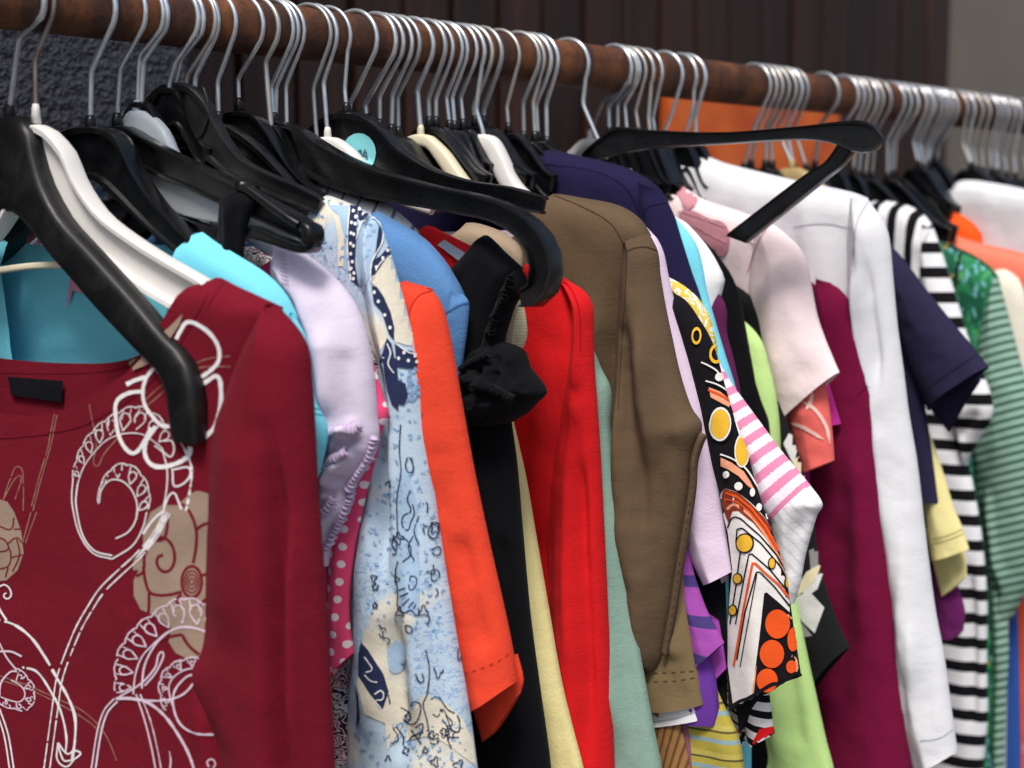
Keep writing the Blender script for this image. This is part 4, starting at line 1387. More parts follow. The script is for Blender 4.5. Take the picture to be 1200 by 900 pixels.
d.poly(QD([(165, 335), (200, 340), (250, 400), (265, 540), (340, 590), (345, 660), (300, 760), (255, 830), (248, 720), (165, 680), (135, 560), (150, 420)]))
d.poly(QD([(405, 600), (500, 640), (560, 700), (600, 790), (612, 890), (560, 850), (480, 790), (410, 770), (330, 790), (345, 680)]))
d.build('cream_print', CREAMP)
d = Decal(t, [pb, ps], pl, 0.0004)
d.poly(QA([(292, 300), (330, 215), (370, 220), (395, 265), (388, 330), (360, 400), (345, 480), (320, 540), (298, 500), (290, 400)]))
d.poly(QA([(165, 150), (262, 155), (255, 330), (262, 450), (225, 420), (240, 330), (215, 200)]), off=0.0003)
d.poly(QC([(400, 500), (440, 470), (480, 640), (490, 900), (400, 900), (388, 700)]))
d.poly(QD([(290, 0), (380, 0), (385, 180), (380, 290), (310, 260), (290, 120)]))
d.poly(QD([(250, 430), (300, 380), (330, 430), (320, 500), (270, 510)]), smooth=True)
d.poly(QA([(412, 770), (440, 790), (450, 850), (430, 890), (405, 850)]), smooth=True)
d.build('pale_blue_print', PALEB)
d = Decal(t, [pb, ps], pl, 0.0005)
rr_ = random.Random(4)
for i in range(300):
    x, y = rr_.choice([(rr_.uniform(365, 440), rr_.uniform(235, 330)), (rr_.uniform(425, 480), rr_.uniform(560, 740)), (rr_.uniform(420, 545), rr_.uniform(840, 900)), (rr_.uniform(440, 500), rr_.uniform(480, 700)), (rr_.uniform(478, 520), rr_.uniform(540, 740)), (rr_.uniform(462, 492), rr_.uniform(430, 470))])
    a = rr_.uniform(0, 6.28)
    l_ = rr_.uniform(1.5, 4)
    d.ribbon([(x, y), (x + l_ * math.cos(a), y + l_ * math.sin(a)), (x + l_ * 1.5 * math.cos(a + 0.8), y + l_ * 1.5 * math.sin(a + 0.8))], rr_.uniform(1.0, 2.4), step=1.5)
d.build('blue_fleck_print', MIDB)
d = Decal(t, [pb, ps], pl, 0.0006)
d.poly(QA([(264, 152), (298, 160), (293, 250), (285, 400), (302, 510), (270, 480), (256, 340)]))
d.poly(QA([(298, 160), (330, 168), (352, 190), (330, 205), (300, 215)]))
d.poly(QA([(388, 240), (402, 268), (398, 320), (372, 390), (392, 378), (430, 335), (452, 336), (462, 362), (425, 372), (390, 432), (360, 474), (352, 440), (375, 350)]))
d.poly(QA([(358, 505), (382, 512), (412, 560), (440, 620), (457, 690), (454, 745), (432, 715), (402, 620), (368, 580)]))
d.poly(QA([(458, 758), (510, 790), (562, 800), (577, 848), (530, 872), (468, 862)]))
d.poly(QA([(425, 735), (445, 760), (465, 860), (462, 900), (410, 900), (395, 840)]))
d.poly(QC([(395, 95), (430, 110), (442, 160), (425, 205), (400, 200)]))
d.poly(QC([(330, 0), (390, 0), (400, 100), (400, 230), (370, 200), (350, 120)]))
d.poly(QD([(150, 388), (178, 420), (240, 520), (260, 590), (236, 660), (188, 600), (140, 525), (140, 440)]))
d.poly(QD([(128, 560), (140, 600), (146, 700), (132, 740), (135, 640)]))
doodle = [QC([(452, 580), (440, 620), (455, 670), (425, 690), (418, 730), (440, 755), (455, 720), (470, 680), (462, 640)]), QC([(400, 790), (440, 800), (455, 860), (420, 895)]), QC([(465, 780), (445, 830), (470, 890)]), QC([(490, 690), (470, 760), (490, 820)]),
          QC([(440, 435), (455, 440), (465, 495), (445, 500), (432, 470), (440, 435)]), QC([(505, 640), (525, 635), (525, 680)]), QC([(540, 720), (575, 730), (560, 790), (530, 770), (545, 720)]), QC([(545, 840), (580, 830), (575, 865), (545, 855)]), QC([(505, 205), (525, 240), (520, 275), (505, 260), (505, 205)]), QC([(530, 340), (545, 370), (535, 395), (525, 370)]),
          QC([(410, 290), (405, 400), (412, 500), (395, 620), (400, 800)]), QC([(385, 780), (375, 820), (395, 840), (380, 775)]),
          QD([(300, 60), (290, 110), (300, 180), (300, 240), (320, 270), (350, 260), (375, 280), (382, 250)]), QD([(305, 180), (330, 170)]), QD([(310, 205), (340, 190)]), QD([(318, 240), (345, 212)]), QD([(340, 250), (360, 225)]), QD([(360, 255), (370, 235)]), QD([(350, 120), (372, 130), (365, 170), (345, 175), (350, 120)]),
          QD([(430, 100), (455, 95), (465, 120), (440, 140), (430, 100)]), QD([(425, 160), (440, 155), (460, 190), (448, 205)]), QD([(410, 230), (422, 225)]), QD([(405, 290), (425, 285), (415, 320)]), QD([(330, 320), (350, 325), (352, 350), (335, 345), (330, 320)]), QD([(242, 370), (262, 375), (258, 395), (242, 390), (242, 370)]), QD([(540, 420), (550, 415), (550, 465), (540, 455), (540, 420)]),
          QD([(310, 652), (350, 680), (345, 710), (320, 700), (360, 722), (385, 690), (388, 640), (365, 630), (352, 650)]), QD([(355, 745), (395, 800)]), QD([(370, 735), (400, 720), (380, 790)]), QD([(345, 790), (360, 770), (420, 745)]), QD([(275, 800), (300, 780), (278, 735)]), QD([(320, 805), (322, 775), (290, 730)]), QD([(430, 620), (460, 610), (500, 660), (540, 690), (545, 750), (520, 745), (500, 700), (480, 660), (460, 690), (440, 680)]),
          QD([(470, 660), (500, 690), (520, 720), (500, 730)]), QD([(440, 780), (460, 760), (455, 800), (430, 790), (462, 775)]), QD([(480, 700), (500, 740), (470, 750), (500, 770), (545, 775)]), QD([(500, 780), (515, 820)]), QD([(370, 515), (385, 550), (402, 545), (395, 515)]), QD([(410, 420), (425, 500), (415, 600), (400, 640), (415, 700), (430, 780)]), QD([(258, 600), (266, 640)])]
for i in range(28):
    x, y = rr_.choice([(rr_.uniform(490, 548), rr_.uniform(470, 800)), (rr_.uniform(436, 470), rr_.uniform(560, 740)), (rr_.uniform(430, 540), rr_.uniform(830, 900))])
    r0, a0, lob = rr_.uniform(2.4, 4.6), rr_.uniform(0, 6), rr_.choice([3, 3, 4, 5])
    end = rr_.choice([6.4, 6.4, 4.2])
    doodle.append([(x + r0 * (1 + 0.42 * math.cos(lob * a)) * math.cos(a + a0), y + r0 * 1.25 * (1 + 0.42 * math.cos(lob * a)) * math.sin(a + a0)) for a in np.linspace(0, end, 18)])
for ln in doodle:
    d.ribbon(ln, 1.5, step=1.6, jit=0.3)
d.build('navy_print', NAVYP)
d = Decal(t, [pb, ps], pl, 0.0009)
for x, y in [(278, 180), (305, 172), (290, 205), (322, 195), (272, 230), (288, 235), (270, 275), (282, 280), (268, 320), (280, 330), (268, 365), (275, 400), (270, 430), (283, 450), (280, 475), (425, 352), (405, 385), (378, 425), (440, 345), (388, 575), (415, 635), (438, 690), (475, 825), (517, 835), (552, 840), (498, 800), (545, 815), (370, 535)]:
    d.disc(*QA([(x, y)])[0], 1.9, 2.2, n=8)
for ln in (QD([(158, 440), (180, 470), (195, 500), (170, 510)]), QD([(165, 520), (190, 545), (215, 550)]), QD([(205, 600), (232, 585), (235, 620), (210, 625), (228, 655)]), QA([(425, 760), (440, 800), (430, 850), (455, 890)]), QA([(462, 760), (520, 800), (565, 808)])):
    d.ribbon(ln, 1.3, jit=0.3)
for ln in (QA([(262, 150), (254, 340), (270, 480)]), QA([(292, 300), (330, 210), (375, 215), (405, 270), (400, 320), (360, 400), (352, 490)]), QA([(358, 480), (400, 400), (460, 368)])):
    d.ribbon(ln, 1.3, jit=0.3)
d.build('white_dot_print', cloth('white print', '#eef0ef', weave=0.5))
seam(t, pl, [ps], [QC([(412, 205), (460, 180), (515, 155)])], cloth('blue thread', '#7b8fb0'))

# --- blue knit ----------------------------------------------------------
BLUE = cloth('denim blue knit', '#5c8abf', heather=0.16)
t, pl = garment('blue_jumper', 'denim blue fine knit top behind the patchwork blouse', 'jumper', 13, ds=-0.004)
bb_ = body(t, pl, BLUE, [(300, 300), (400, 280), (430, 254), (440, 247), (452, 252), (468, 261), (495, 277), (520, 303), (537, 330), (545, 345)], [(545, 345), (535, 420), (520, 520), (515, 700), (515, 1100)], (428, 256), th=0.012, nu=44,
           folds=[([(470, 290), (480, 330)], 0.012, 0.004)])
bs = sleeve(t, pl, BLUE, [(532, 338), (515, 400), (510, 500), (512, 620)], [(545, 344), (552, 353), (552, 372), (548, 405), (543, 440), (536, 480), (530, 540), (528, 620)], th=0.012)
seam(t, pl, [bb_, bs], [[(552, 354), (540, 357), (527, 364), (515, 375)]], cloth('blue seam', '#3f6698'), wd=1.4)

# --- orange red tee -----------------------------------------------------
ORED = cloth('orange red jersey', '#e64830', heather=0.12, weave=1.1, wscale=1500)
t, pl = garment('orange_tee', 'orange red short sleeved tee with a stitched sleeve hem', 't-shirt', 11)
ob_ = body(t, pl, ORED, [(330, 360), (430, 350), (462, 335), (474, 329), (485, 332), (500, 336), (508, 339)], [(508, 339), (505, 420), (500, 560), (498, 760), (498, 1100)], (460, 336), th=0.012)
os_ = sleeve(t, pl, ORED, [(506, 338), (492, 345), (480, 362), (478, 400), (488, 500), (506, 620), (528, 740), (549, 833)], [(508, 339), (517, 350), (524, 366), (530, 390), (537, 427), (548, 490), (561, 560), (578, 640), (595, 715), (605, 765), (609, 797)],
             B=[(549, 833), (580, 818), (609, 797)], th=0.020, rr=0.035, nv=80, folds=[([(500, 380), (510, 470), (530, 600)], 0.015, 0.006), ([(560, 640), (580, 740)], 0.01, -0.004)])
sleeve(t, pl, ORED, [(530, 780), (548, 840), (558, 874)], [(600, 770), (607, 800), (604, 815)], B=[(558, 874), (575, 860), (604, 815)], name='sleeve_underside', th=0.006, y0=0.008, far=False, nv=20)
seam(t, pl, [os_], [[(543, 790), (575, 779), (603, 762)]], cloth('orange thread', '#a82a18'), wd=1.0, dash=2)
seam(t, pl, [ob_, os_], [[(508, 340), (492, 346), (481, 362), (478, 385)]], cloth('orange seam', '#c9331e'), wd=1.2)

# --- red vest and grey strap --------------------------------------------
RED = cloth('bright red jersey', '#d51d22', heather=0.12)
t, pl = garment('red_vest', 'narrow red vest edge showing between the blue knit and the black top', 'vest', 16, ds=0.008)
rv = body(t, pl, RED, [(380, 330), (470, 300), (488, 275), (495, 265), (506, 265), (520, 272), (548, 286), (575, 298), (600, 312)], [(600, 312), (590, 380), (570, 500), (560, 1100)], (488, 272), th=0.010)
d = Decal(t, [rv], pl, 0.003)
d.poly([(515, 288), (522, 284), (546, 299), (541, 307)], grid=4)
d.build('hanger_loop', cloth('grey satin ribbon', '#a9b4c4', rough=0.45))

# --- black ruched top ---------------------------------------------------
BLACKC = cloth('black cotton', '#0c0c11', heather=0.15, weave=0.8, sheen=0.04)
t, pl = garment('black_ruched_top', 'black top with ruched elastic edges and a gathered puff sleeve', 'top', 16)
kb = panel('body', t, pl, BLACKC, L=[(530, 450), (542, 560), (552, 700), (560, 1100)], R=[(596, 470), (606, 540), (613, 620), (622, 720), (634, 810), (646, 900), (660, 1100)], th=0.018, rr=0.03, nu=30, nv=60, grav=(0.006, 0.03),
           folds=[([(570, 520), (580, 620), (585, 720)], 0.008, 0.008), ([(600, 640), (612, 760)], 0.006, -0.006)])
k1 = panel('shoulder', t, pl, BLACKC, T=[(531, 316), (550, 296), (566, 277), (574, 276), (594, 295), (615, 314)], L=[(531, 316), (546, 345), (542, 400), (542, 460)], R=[(615, 314), (606, 338), (592, 370), (584, 400), (580, 440)],
           th=0.014, rr=0.012, nu=30, nv=40, closed='TRL', y0=-0.002)
k2 = panel('ruched_edge', t, pl, BLACKC, L=[(604, 322), (592, 350), (580, 380), (572, 410)], R=[(615, 313), (622, 326), (622, 340), (610, 356), (603, 376), (598, 392), (596, 408)], th=0.014, rr=0.010, nu=20, nv=60, wr=(0.004, 0.006), y0=-0.006, grav=(0.001, 0.02),
           folds=[([(598 - j * 2.0, 330 + j * 8), (620 - j * 2.6, 334 + j * 8)], 0.0025, 0.004 * (1 if j % 2 else -1)) for j in range(9)])
k3 = panel('puff_sleeve', t, pl, BLACKC, T=[(540, 440), (560, 412), (580, 402), (597, 400)], R=[(597, 400), (610, 404), (620, 411), (627, 430), (642, 449), (645, 460), (636, 470), (622, 484), (603, 495)], L=[(540, 440), (540, 470), (548, 500)], B=[(548, 500), (575, 498), (603, 495)],
           th=0.034, rr=0.03, nu=90, nv=80, closed='TRBL', y0=-0.006, wr=(0.0055, 0.0085), grav=(0.004, 0.014),
           folds=[([(545, 450), (580, 436), (610, 450), (638, 460)], 0.003, 0.007), ([(545, 444), (580, 430), (612, 444)], 0.003, -0.007), ([(560, 425), (590, 415), (612, 425)], 0.004, -0.006), ([(560, 480), (590, 468), (615, 476)], 0.006, 0.005), ([(600, 408), (612, 430)], 0.003, -0.005)] + [([(556 + 8 * j, 428 - (j % 3) * 4), (560 + 8 * j, 440 + (j % 2) * 5), (552 + 9 * j, 452)], 0.0022, 0.006 * (1 if j % 2 else -1)) for j in range(10)])
frill('elastic_frill', t, pl, BLACKC, [(562, 440), (578, 436), (600, 441), (620, 450), (636, 458)], 8, -0.037, amp=0.0035, seed=6, waves=20)
frill('elastic_frill', t, pl, BLACKC, [(566, 426), (582, 416), (600, 407)], 7, -0.031, amp=0.003, seed=7, waves=14)
frill('elastic_frill', t, pl, BLACKC, [(612, 322), (607, 342), (596, 366), (590, 390)], -6, -0.0205, amp=0.0035, seed=8, waves=16)

# --- taupe, cream, yellow behind it -------------------------------------
TAUPE = cloth('taupe knit', '#a8957f', heather=0.1)
t, pl = garment('taupe_top', 'taupe top whose shoulder peeps out above the black ruched one', 'top', 17)
body(t, pl, TAUPE, [(440, 290), (520, 284), (538, 272), (544, 262), (556, 261), (578, 267), (596, 276), (610, 290), (614, 310)], [(614, 310), (600, 400), (590, 600), (580, 1100)], (540, 268), th=0.009)
CREAMK = stripe_mat('cream rib knit', [(0, '#e9e2bd'), (0.7, '#d3cb9d')], 0.0022)
t, pl = garment('cream_rib_top', 'cream ribbed knit, a small patch between black ruching and the red top', 'top', 19, ds=-0.008)
body(t, pl, CREAMK, [(450, 330), (560, 320), (600, 335), (612, 352)], [(612, 352), (616, 368), (618, 388), (616, 402), (600, 430), (590, 600), (580, 1100)], (550, 320), th=0.009, nv=90)
YELL = cloth('pale yellow jersey', '#e8db9c', heather=0.08)
t, pl = garment('yellow_shirt', 'pale yellow top, a long narrow strip between black and red', 'top', 19, ds=0.003)
body(t, pl, YELL, [(450, 350), (560, 345), (588, 380)], [(588, 380), (593, 440), (599, 480), (607, 515), (617, 560), (630, 635), (644, 715), (658, 795), (671, 850), (685, 905), (720, 1100)], (550, 345), th=0.012, nv=80, folds=[([(612, 600), (630, 740), (650, 880)], 0.01, 0.005)])

# --- red long sleeve ----------------------------------------------------
t, pl = garment('red_shirt', 'bright red long sleeved top between the black one and the brown one', 'top', 21)
rb = body(t, pl, RED, [(466, 330), (560, 322), (600, 314), (614, 309), (634, 314), (656, 323), (668, 329)], [(668, 329), (686, 400), (686, 500), (684, 640), (686, 1100)], (600, 312), th=0.014, nu=44, grav=(0.005, 0.03), nv=70,
          folds=[([(640, 400), (650, 450), (640, 560), (625, 640)], 0.012, 0.008)])
rs = sleeve(t, pl, RED, [(656, 324), (668, 340), (676, 368), (672, 430), (662, 480), (650, 560), (646, 640), (652, 760), (660, 900), (668, 1100)], [(668, 329), (681, 336), (691, 345), (697, 358), (698, 380), (699, 430), (702, 470), (706, 530), (711, 630), (716, 740), (721, 860), (728, 1100)],
            th=0.022, rr=0.03, nv=90, nu=34, grav=(0.006, 0.018), folds=[([(690, 480), (696, 600), (704, 760), (712, 900)], 0.005, -0.010), ([(676, 500), (682, 640), (690, 800)], 0.008, 0.007), ([(682, 465), (694, 455), (702, 452)], 0.005, -0.005)])
seam(t, pl, [rb, rs], [[(657, 325), (670, 340), (679, 366), (680, 410)]], cloth('red seam', '#b01117'), wd=1.3)

# --- sage green ---------------------------------------------------------
SAGE = cloth('sage green jersey', '#8aa89b', heather=0.12)
t, pl = garment('sage_top', 'sage green long top between the red one and the brown one', 'top', 24, ds=-0.004)
body(t, pl, SAGE, [(490, 360), (600, 350), (660, 370), (690, 400)], [(690, 400), (697, 412), (705, 432), (716, 455), (716, 500), (721, 545), (729, 610), (737, 680), (747, 745), (756, 795), (766, 850), (776, 900), (800, 1100)], (590, 350), th=0.016, nv=80, nu=44,
     folds=[([(704, 560), (716, 680), (730, 800), (745, 900)], 0.008, 0.008), ([(726, 640), (740, 760), (755, 880)], 0.006, -0.005)])

# --- brown top ----------------------------------------------------------
BROWN = cloth('umber brown jersey', '#655340', heather=0.10)
BROWND = cloth('brown thread', '#4e3f33')
OLIVE = cloth('olive brown jersey', '#7d6b4d', heather=0.1)
t, pl = garment('brown_top', 'umber brown long sleeved top, its sleeve edge rolled over', 'top', 26)
nb_ = body(t, pl, BROWN, [(560, 300), (620, 275), (636, 246), (640, 232), (650, 227), (684, 232), (717, 238), (735, 245), (752, 258), (763, 275)], [(763, 275), (748, 380), (744, 500), (752, 650), (764, 790), (760, 840), (752, 900)], (639, 240),
           th=0.018, rr=0.03, rt=0.02, nu=50, nv=80, grav=(0.004, 0.03), wr=(0.001, 0.03), folds=[([(735, 320), (726, 400), (722, 520), (726, 650)], 0.008, -0.010), ([(712, 330), (706, 420), (708, 560)], 0.012, 0.006)])
ns = sleeve(t, pl, BROWN, [(737, 292), (733, 330), (730, 390), (726, 480), (724, 580), (732, 680), (748, 760), (766, 786)], [(763, 274), (773, 295), (776, 322), (782, 358), (790, 396), (800, 440), (813, 478), (824, 494), (824, 508), (817, 532), (813, 570), (808, 612), (800, 658), (792, 712), (782, 768)],
            B=[(766, 786), (774, 784), (782, 768)], th=0.026, rr=0.03, nu=40, nv=90, grav=(0.005, 0.02), closed='RLB',
            folds=[([(752, 340), (756, 450), (768, 560), (772, 680)], 0.007, -0.009), ([(768, 360), (778, 470), (790, 560)], 0.008, 0.007), ([(742, 420), (744, 560), (752, 700)], 0.007, 0.007)])
seam(t, pl, [nb_, ns], [[(650, 229), (690, 246), (716, 262), (728, 280), (735, 294)], [(735, 294), (745, 290), (760, 290), (774, 296)], [(735, 294), (733, 340), (729, 400), (724, 480)]], BROWND, wd=1.1)
d = Decal(t, [ns], pl, 0.002)
d.ribbon([(826, 500), (818, 516), (811, 540), (809, 570), (803, 612), (795, 658), (787, 710), (777, 766)], 9.5, step=3)
cb = d.build('rolled_cuff', BROWN)
md = cb.modifiers.new('thick', 'SOLIDIFY')
md.thickness = 0.0035
d = Decal(t, [ns], pl, 0.0062)
d.ribbon([(814, 516), (807, 540), (804, 570), (798, 612), (790, 658), (782, 710), (774, 758)], 0.9, dash=2)
d.build('stitching', BROWND)
hm = sleeve(t, pl, OLIVE, [(712, 600), (720, 700), (734, 780), (744, 832)], [(793, 620), (800, 680), (808, 735), (816, 785), (822, 827)], B=[(744, 832), (785, 831), (822, 827)], name='hem', th=0.014, y0=0.004, far=False, rr=0.03, nv=40, folds=[([(785, 660), (795, 760)], 0.006, 0.005)])
seam(t, pl, [hm], [[(745, 790), (785, 788), (818, 786)], [(745, 798), (788, 798), (819, 793)]], BROWND, 'hem_stitching', wd=1.0, dash=2)

# --- below the brown top: white layer, corduroy, plum -------------------
t, pl = garment('white_tee', 'white tee whose hem shows below the brown top', 't-shirt', 26, ds=0.005)
WHT = cloth('white cotton', '#f1f1f3', heather=0.03)
body(t, pl, WHT, [(560, 320), (650, 318), (700, 350), (735, 420)], [(735, 420), (740, 560), (750, 720), (760, 848)], (640, 318), th=0.009, nv=50)
wt = sleeve(t, pl, WHT, [(745, 700), (755, 780), (762, 851)], [(795, 700), (810, 780), (820, 843)], name='lower_hem', th=0.004, far=False, y0=-0.004, grav=(0.0008, 0.03), wr=(0.0003, 0.02))
seam(t, pl, [wt], [[(764, 846), (790, 842), (820, 832)]], cloth('white seam', '#bdbfc6'), wd=1.2)
CORD = stripe_mat('tan corduroy', [(0, '#9a7247'), (0.62, '#6d4c2e')], 0.0055, axis='q', rot=0.25)
t, pl = garment('corduroy_jacket', 'tan corduroy sleeve end hanging below the white hem', 'jacket', 27, ds=0.0)
sleeve(t, pl, CORD, [(742, 790), (756, 830), (766, 860), (772, 960)], [(780, 780), (792, 820), (801, 850), (812, 905), (816, 960)], th=0.006, rr=0.02, grav=(0.001, 0.03))
body(t, pl, CORD, [(580, 330), (640, 330), (690, 400), (715, 500)], [(715, 500), (730, 700), (745, 900), (750, 1100)], (660, 330), th=0.009)
PLUMM = cloth('dusky pink velvet', '#8a5a68', heather=0.15)
t, pl = garment('dusky_pink_top', 'dusky pink top, a sliver beside the corduroy sleeve end', 'top', 27, ds=0.003)
body(t, pl, PLUMM, [(580, 340), (660, 340), (740, 420), (780, 560)], [(780, 560), (795, 720), (810, 840), (816, 905), (820, 1100)], (660, 340), th=0.009)

# --- purple striped -----------------------------------------------------
PURP = stripe_mat('orchid stripes', [(0, '#a04fab'), (0.70, '#4b3d7c')], 0.027, heather=0.05, rot=0.12)
t, pl = garment('orchid_striped_tee', 'orchid purple tee with dark violet stripes', 't-shirt', 27, ds=0.006)
sleeve(t, pl, PURP, [(780, 560), (788, 640), (800, 710), (814, 785)], [(800, 590), (808, 636), (816, 672), (830, 712), (842, 735), (851, 752)], B=[(814, 785), (832, 770), (851, 752)], th=0.012, nv=40)
sleeve(t, pl, cloth('orchid jersey', '#a94db4'), [(790, 700), (806, 760), (820, 812)], [(838, 730), (843, 758), (847, 786)], B=[(820, 812), (832, 802), (847, 786)], name='sleeve_underside', th=0.006, y0=0.007, far=False, nv=20)
body(t, pl, cloth('violet jersey', '#6a3a9c', heather=0.05), [(590, 340), (680, 340), (760, 430), (800, 560)], [(800, 560), (815, 700), (838, 790), (844, 838), (843, 850)], (680, 340), th=0.010)
YB = stripe_mat('yellow and blue stripes', [(0, '#b3a548'), (0.34, '#8ba7ae'), (0.5, '#b3a548'), (0.72, '#5f5836'), (0.8, '#bfb25c')], 0.0200)
t, pl = garment('yellow_striped_knit', 'yellow knit with pale blue stripes near the bottom edge, under the violet tee', 'jumper', 27, ds=0.010)
body(t, pl, YB, [(590, 340), (680, 340), (760, 430), (800, 560)], [(800, 560), (815, 700), (838, 800), (870, 880), (880, 1100)], (680, 340), th=0.010)

# --- pale pink lilac tee ------------------------------------------------
PLIL = cloth('pale orchid jersey', '#e3cfe6', heather=0.04)
t, pl = garment('pale_orchid_tee', 'pale pinkish lilac tee between the brown and the retro print', 't-shirt', 28, ds=0.008)
body(t, pl, PLIL, [(600, 270), (640, 262), (700, 250), (740, 252), (764, 272)], [(764, 272), (770, 400), (780, 560), (790, 1100)], (640, 262), th=0.010)
pls = sleeve(t, pl, PLIL, [(750, 290), (768, 420), (790, 560), (808, 640), (828, 684)], [(764, 271), (772, 279), (780, 296), (785, 320), (792, 350), (801, 385), (813, 425), (825, 470), (834, 515), (843, 570), (852, 620), (862, 668)],
             B=[(828, 686), (845, 678), (862, 668)], th=0.018, nv=70, folds=[([(800, 440), (820, 540), (838, 640)], 0.012, 0.005)])
sleeve(t, pl, PLIL, [(800, 640), (820, 670), (830, 692)], [(850, 640), (858, 660), (860, 673)], B=[(830, 692), (845, 684), (860, 673)], name='sleeve_underside', th=0.005, y0=0.007, far=False, nv=16)

# --- retro print blouse -------------------------------------------------
RBLK = cloth('black print ground', '#16151a', weave=0.6, heather=0.08, sheen=0.03)
RWHT = cloth('white print ground', '#efece8', weave=0.6, heather=0.03)
RORG = cloth('orange print', '#ee5a24', weave=0.6, heather=0.04)
RYEL = cloth('yellow print', '#eab83a', weave=0.6, heather=0.04)
RSAL = cloth('salmon print', '#f0a583', weave=0.6, heather=0.04)
RRUST = cloth('rust print', '#8a3a26', weave=0.6, heather=0.08)
t, pl = garment('retro_print_blouse', 'blouse with retro orange circles, yellow dots and black white chevrons', 'blouse', 30)
body(t, pl, RBLK, [(640, 330), (700, 315), (760, 325), (790, 342)], [(790, 342), (812, 420), (836, 540), (850, 680), (852, 860), (850, 1100)], (700, 315), th=0.007)
rt_ = sleeve(t, pl, RBLK, [(780, 345), (800, 400), (814, 460), (830, 530), (846, 575), (853, 620), (857, 680), (855, 750), (857, 832)],
             [(790, 342), (806, 352), (822, 374), (835, 396), (844, 422), (852, 452), (861, 482), (870, 508), (879, 534), (887, 562), (898, 598), (910, 630), (920, 662), (928, 705), (933, 740), (941, 791)],
             B=[(857, 832), (875, 822), (893, 811), (915, 803), (928, 794), (941, 791)], th=0.016, rr=0.03, nu=36, nv=110, grav=(0.003, 0.03), wr=(0.0008, 0.02))
RD = lambda pts: [(780 + x / 4.09, 560 + y / 4.09) for x, y in pts]
RC = lambda pts: [(780 + x / 4.5, 380 + y / 4.5) for x, y in pts]
RE = lambda pts: [(740 + x / 5.0, 720 + y / 5.0) for x, y in pts]
d = Decal(t, [rt_], pl, 0.0004)
d.poly(RD([(255, 90), (285, 50), (340, 65), (400, 112), (440, 150), (480, 200), (525, 280), (560, 370), (600, 500), (630, 640), (612, 680), (485, 550), (475, 555), (455, 720), (430, 920), (428, 1000), (470, 1100), (330, 1130), (300, 900), (300, 700), (310, 560), (322, 440), (300, 260)]))
d.build('white_print', RWHT)
d = Decal(t, [rt_], pl, 0.0006)
d.poly(RD([(262, 92), (285, 50), (345, 68), (405, 120), (470, 190), (530, 280), (556, 390), (575, 450), (545, 390), (480, 290), (420, 215), (350, 160), (322, 160), (304, 215), (290, 180)]))
d.build('rust_print', RRUST)
d = Decal(t, [rt_], pl, 0.0008)
for ln, w_ in (([(290, 70), (345, 90), (410, 145), (480, 240), (540, 350)], 2.6), ([(284, 100), (340, 112), (400, 160), (470, 250), (530, 350)], 1.6), ([(330, 900), (375, 640), (418, 408), (432, 410), (470, 450), (540, 510), (605, 595)], 2.6)):
    d.ribbon(RD(ln), w_, smooth=False)
d.ribbon(RC([(225, 345), (280, 370), (330, 400), (355, 440)]), 2.5)
for c_ in ((910.5, 731, 14.0, 17.0), (904.5, 766, 14, 16.4), (899, 797, 12, 13.8), (929, 749, 6.5, 14), (929, 782, 5.5, 8)):
    if c_[2] > 6:
        d.disc(*c_, n=28)
d.poly(RC([(160, 660), (170, 690), (180, 720), (170, 720)]), grid=3)
d.build('orange_print', RORG)
d = Decal(t, [rt_], pl, 0.0006)
for ln, w_ in (([(297, 150), (325, 128), (352, 138), (420, 195), (500, 310), (560, 430), (600, 560)], 3.2), ([(445, 900), (462, 740), (486, 578), (540, 620), (612, 682)], 2.2), ([(440, 900), (425, 1000), (418, 1080)], 2.4), ([(500, 190), (540, 330), (600, 590)], 1.6)):
    d.ribbon(RD(ln), w_)
d.poly(RC([(228, 332), (285, 355), (330, 392), (352, 450), (310, 425), (238, 385)]))
d.poly(RC([(292, 702), (350, 730), (410, 775), (445, 830), (470, 880), (430, 850), (385, 800), (330, 765), (293, 748)]))
d.disc(925.5, 780, 9.5, 13, n=24)
d.build('salmon_print', RSAL)
d = Decal(t, [rt_], pl, 0.0007)
for ln, w_ in (([(300, 240), (315, 195), (335, 185), (362, 196), (450, 275), (530, 370), (590, 480)], 1.7), ([(340, 310), (345, 245), (368, 240), (455, 312), (545, 420), (600, 530)], 1.7), ([(312, 700), (340, 520), (362, 350)], 1.7), ([(338, 700), (370, 530), (400, 368), (412, 362), (500, 440), (600, 565)], 1.7), ([(345, 870), (385, 640), (435, 452), (450, 450), (520, 520), (612, 640)], 1.7), ([(360, 905), (400, 680), (438, 460)], 1.2)):
    d.ribbon(RD(ln), w_, smooth=False)
d.poly(RD([(434, 940), (452, 740), (472, 552), (484, 548), (540, 595), (618, 668), (632, 740), (650, 900), (665, 950), (560, 985), (450, 1050), (420, 1075)]))
d.build('black_print', RBLK)
d = Decal(t, [rt_], pl, 0.0010)
for c_ in ((873.5, 636.4, 10.6, 11.8), (865.6, 678, 6, 6.8), (860, 715, 5.4, 6.8), (904, 660, 4.6, 7.2), (921, 683, 3.2, 7), (846, 498, 12.5, 20.5)):
    d.disc(*c_)
d.build('circle_outline_print', RBLK)
d = Decal(t, [rt_], pl, 0.0013)
for c_ in ((873.5, 636.4, 8.8, 10), (865.6, 678, 4.5, 5.3), (860, 715, 3.9, 5.3), (904, 660, 3.2, 5.8), (921, 683, 2.0, 5.6), (844, 497, 10, 17.5), (869, 528, 7, 18)):
    d.disc(*c_)
d.disc(838, 415, 7.5, 11.5, hole=0.66)
d.disc(816, 394, 5.5, 10, hole=0.66)
d.ribbon(RC([(452, 740), (470, 800), (490, 870)]), 2.0)
d.build('yellow_print', RYEL)
